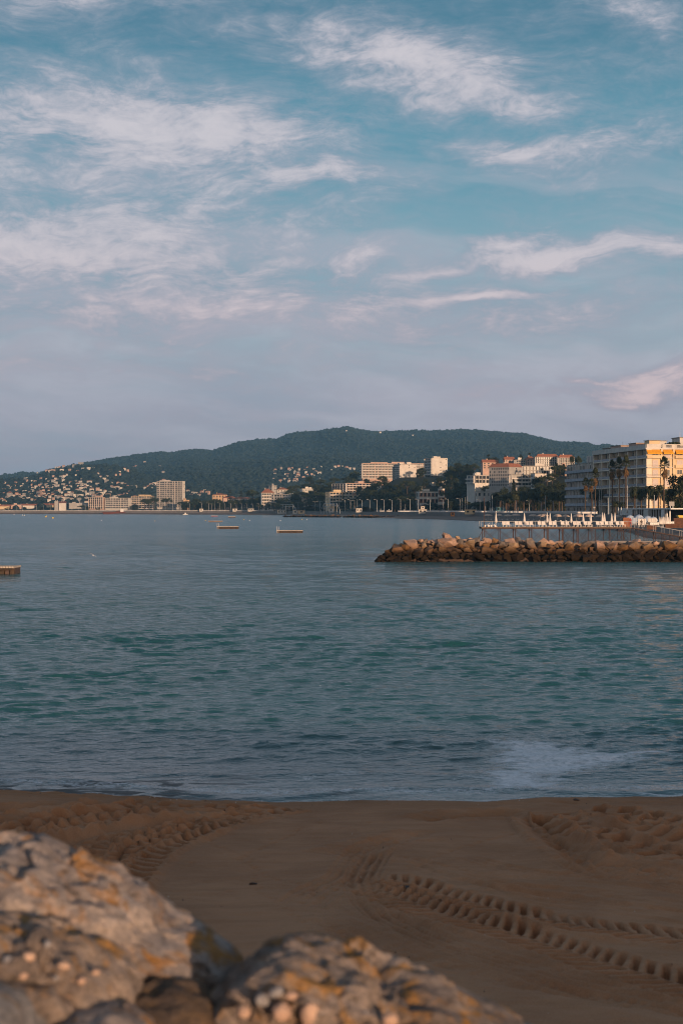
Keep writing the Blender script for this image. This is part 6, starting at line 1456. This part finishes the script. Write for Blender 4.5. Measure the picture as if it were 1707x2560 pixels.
mb = MB(); mb.add([(-30 * s, -3, 0), (30 * s, -3, 0), (30 * s, 3, 0), (-30 * s, 3, 0), (-33 * s, -3.5, 3), (31 * s, -3.5, 3), (31 * s, 3.5, 3), (-33 * s, 3.5, 3)], [(0, 1, 5, 4), (1, 2, 6, 5), (2, 3, 7, 6), (3, 0, 4, 7), (4, 5, 6, 7), (3, 2, 1, 0)]); mb.build('hull', M_barge, bg_); MB().box(12 * s, 20 * s, -2, 2, 3.003, 7).build('cabin', M_foam, bg_); MB().box(2 * s, 11 * s, -2, 2, 3.003, 4.6).build('hatch', M_wood, bg_)
def small_boat(px, yw, w, label, mt=M_foam):
    D = CAMZ * F / (yw - HY); L = w * D / F; o = empty('moored_boat', (xat(px, D), D, 0), 0, label, 'boat'); h = L * .16
    mb = MB(); mb.add([(-L / 2, -L * .12, -.2), (L * .35, -L * .12, -.2), (L * .35, L * .12, -.2), (-L / 2, L * .12, -.2), (-L / 2, -L * .16, h), (L * .38, -L * .16, h), (L * .6, 0, h * 1.3), (L * .38, L * .16, h), (-L / 2, L * .16, h)], [(3, 2, 1, 0), (0, 1, 5, 4), (1, 6, 5), (1, 2, 6), (2, 7, 6), (2, 3, 8, 7), (3, 0, 4, 8), (4, 5, 6, 7, 8)]); mb.build('hull', mt, o); MB().box(-L * .15, L * .15, -L * .09, L * .09, h + .003, h * 2.6).build('cabin', M_foam, o)
small_boat(464, 1287, 12, 'small white motor boat close to the left beach'); small_boat(603, 1285.5, 14, 'small boat with brown hull drawn up at the beach', M_wood); small_boat(236, 1284.5, 9, 'small red boat moored left of the work barge', M_red)
by = bmesh.new(); bmesh.ops.create_uvsphere(by, u_segments=12, v_segments=8, radius=1.0); bme = bpy.data.meshes.new('buoy'); by.to_mesh(bme); by.free(); bme.polygons.foreach_set('use_smooth', [True] * len(bme.polygons))
bmes = {}
for nm, mt in (('yellow', M_yellow), ('white', M_foam)):
    q = bme.copy(); q.materials.clear(); q.materials.append(mt); bmes[nm] = q
for px, y, c_, r_ in ((115, 1293, 'yellow', 2.6), (133, 1296, 'yellow', 3.0), (117, 1291, 'yellow', 1.8), (62, 1289, 'white', 1.8), (57, 1288.5, 'white', 1.8), (36, 1286.5, 'white', 1.6), (254, 1302, 'white', 1.3), (388, 1303, 'yellow', 1.3), (610, 1300, 'yellow', 1.6), (624, 1302, 'white', 1.4), (701, 1302, 'white', 1.5), (755, 1299, 'yellow', 1.4), (767, 1300, 'white', 1.2), (514, 1302, 'yellow', 1.4)):
    D = CAMZ * F / (y - HY); o = link(bpy.data.objects.new('mooring_buoy', bmes[c_])); s = r_ * D / F * .8; o.scale = (s, s, s); o.location = (xat(px, D), D, s * .45); tag(o, f'small {c_} ball buoy floating in the bay', 'buoy', f'{c_} buoys in the bay')
# ---- gull over the water
D = 150.0; gp = at(234, 1389, D); gl = empty('gull', gp, 0, 'white gull gliding low over the water with spread wings', 'bird')
mb = MB(); prof = [(-.26, .02), (-.2, .05), (-.08, .085), (.05, .09), (.15, .07), (.2, .055), (.25, .05), (.3, .015)]
for j in range(len(prof) - 1): mb.bar((prof[j][0], 0, 0), (prof[j + 1][0], 0, 0), prof[j][1], prof[j + 1][1], 8, j in (0, len(prof) - 2))
mb.build('body', M_foam, gl, True)
for s in (-1, 1):
    mb = MB(); pts = [(.10, 0, .03, .22), (.08, .25, .14, .2), (.02, .5, .1, .16), (-.1, .72, .02, .03)]
    vv = []
    for (x, y, z, c_) in pts: vv += [(x + c_ / 2, s * y, z), (x - c_ / 2, s * y, z), (x, s * y, z + .025)]
    fs = []
    for j in range(3): a = j * 3; b = a + 3; fs += [(a, b, b + 2, a + 2), (a + 2, b + 2, b + 1, a + 1), (a, a + 1, b + 1, b)]
    mb.add(vv, fs); mb.build('wing', M_pole, gl)
MB().add([], []); mb = MB(); mb.add([(-.24, -.03, 0), (-.24, .03, 0), (-.38, .08, .01), (-.38, -.08, .01), (-.24, -.03, .03), (-.24, .03, .03)], [(0, 3, 2, 1), (4, 5, 2, 3), (0, 4, 3), (1, 2, 5)]); mb.build('tail', M_foam, gl); mb = MB().bar((.29, 0, 0), (.36, 0, -.02), .018, .006, 6); mb.build('beak', M_yellow, gl)
gl.rotation_euler = (R(28), 0, R(75)); gl.scale = (.6, .6, .6)
# ---- distant people on the beach by the pier head
def person(px, yfeet, D, h, mt, label, step=.12):
    s = h / 1.7; pr = [((0, 0, .92), .13), ((0, 0, 1.15), .12), ((0, 0, 1.38), .15), ((0, 0, 1.50), .055), ((0, -.01, 1.62), .095), ((-.02, 0, 1.70), .06),
        ((.20, 0, 1.36), .055), ((.25, .03, 1.08), .042), ((.24, -.05, .84), .035), ((-.20, 0, 1.36), .055), ((-.25, .03, 1.08), .042), ((-.24, -.08, .84), .035),
        ((.10, 0, .80), .085), ((.12, -step, .46), .06), ((.12, -step * .4, .08), .045), ((.12, -step - .1, .04), .04), ((-.10, 0, .80), .085), ((-.12, step, .46), .06), ((-.12, step * 1.4, .08), .045), ((-.12, step, .04), .04)]
    ed = [(0, 1), (1, 2), (2, 3), (3, 4), (4, 5), (2, 6), (6, 7), (7, 8), (2, 9), (9, 10), (10, 11), (0, 12), (12, 13), (13, 14), (14, 15), (0, 16), (16, 17), (17, 18), (18, 19)]
    me = bpy.data.meshes.new('person'); me.from_pydata([q[0] for q in pr], ed, []); o = link(bpy.data.objects.new('person', me)); me.materials.append(mt)
    md = o.modifiers.new('skin', 'SKIN'); md.use_smooth_shade = True
    for v, q in zip(me.skin_vertices[0].data, pr): v.radius = (q[1], q[1]); v.use_root = False
    me.skin_vertices[0].data[0].use_root = True
    o.modifiers.new('sub', 'SUBSURF').levels = 1; o.location = (xat(px, D), D, zat(yfeet, D)); o.scale = (s, s, s); return tag(o, label, 'person')
person(1575, 1316, 285, 1.7, M_red, 'person in a pink top walking by the pier head')
person(1602, 1319, 285, 1.65, M_dark, 'person in dark clothes standing before the white canvas screen', .05)
# ---- bits of weed and stones on the near sand
for (px, py, s, lab) in ((633, 2209, .05, 'small dark stone lying on the smooth sand'), (1440, 2004, .05, 'little dark stone at the wet edge of the sand'), (1022, 2218, .10, 'dark clod beside the tractor track')):
    x, y = ground_pt(px, py); o = link(bpy.data.objects.new('stone', rock_mesh(int(px), M_dark, 2))); o.scale = (s * 1.4, s, s * .6); o.location = (x, y, sandz(x, y) + s * .25); tag(o, lab, 'stone')

db = MB()
for q in range(420):
    x = sf.uniform(-7.5, 7.8); y = float(shore_y(np.array([x]))[0]) - (abs(sf.gauss(0, .55)) + .15 if q < 300 else sf.uniform(1, 15)); s = sf.uniform(.008, .028) * (1.5 if q < 60 else 1); z = sandz(x, y)
    a = sf.uniform(0, 3.14); d = Vector((math.cos(a), math.sin(a), 0)) * s; e = Vector((-d.y, d.x, 0)) * .6; p = Vector((x, y, z + s * .25)); db.cur = q % 3
    db.add([p - d - Vector((0, 0, s)), p + e - Vector((0, 0, s)), p + d - Vector((0, 0, s)), p - e - Vector((0, 0, s)), p + Vector((0, 0, s * .6))], [(0, 1, 4), (1, 2, 4), (2, 3, 4), (3, 0, 4), (3, 2, 1, 0)])
tag(db.build('beach_debris', [M_dark, M_wood, M_foam]), 'shell bits and scraps of weed strewn on the sand', 'debris', kind='stuff')
# ================================================================== HAZE
hz = MB().box(-9500, 9500, -60, 8600, -2.6, 345).build('haze', bpy.data.materials.new('haze_air'))
m = hz.data.materials[0]; m.use_nodes = True; m.node_tree.nodes.clear(); o_ = m.node_tree.nodes.new('ShaderNodeOutputMaterial'); v_ = m.node_tree.nodes.new('ShaderNodeVolumePrincipled')
v_.inputs['Color'].default_value = (0.27, 0.62, 1.0, 1); v_.inputs['Density'].default_value = 0.00007; v_.inputs['Anisotropy'].default_value = 0.0
m.node_tree.links.new(v_.outputs[0], o_.inputs['Volume']); tag(hz, 'thin blue sea haze over the whole bay', 'haze', kind='stuff')
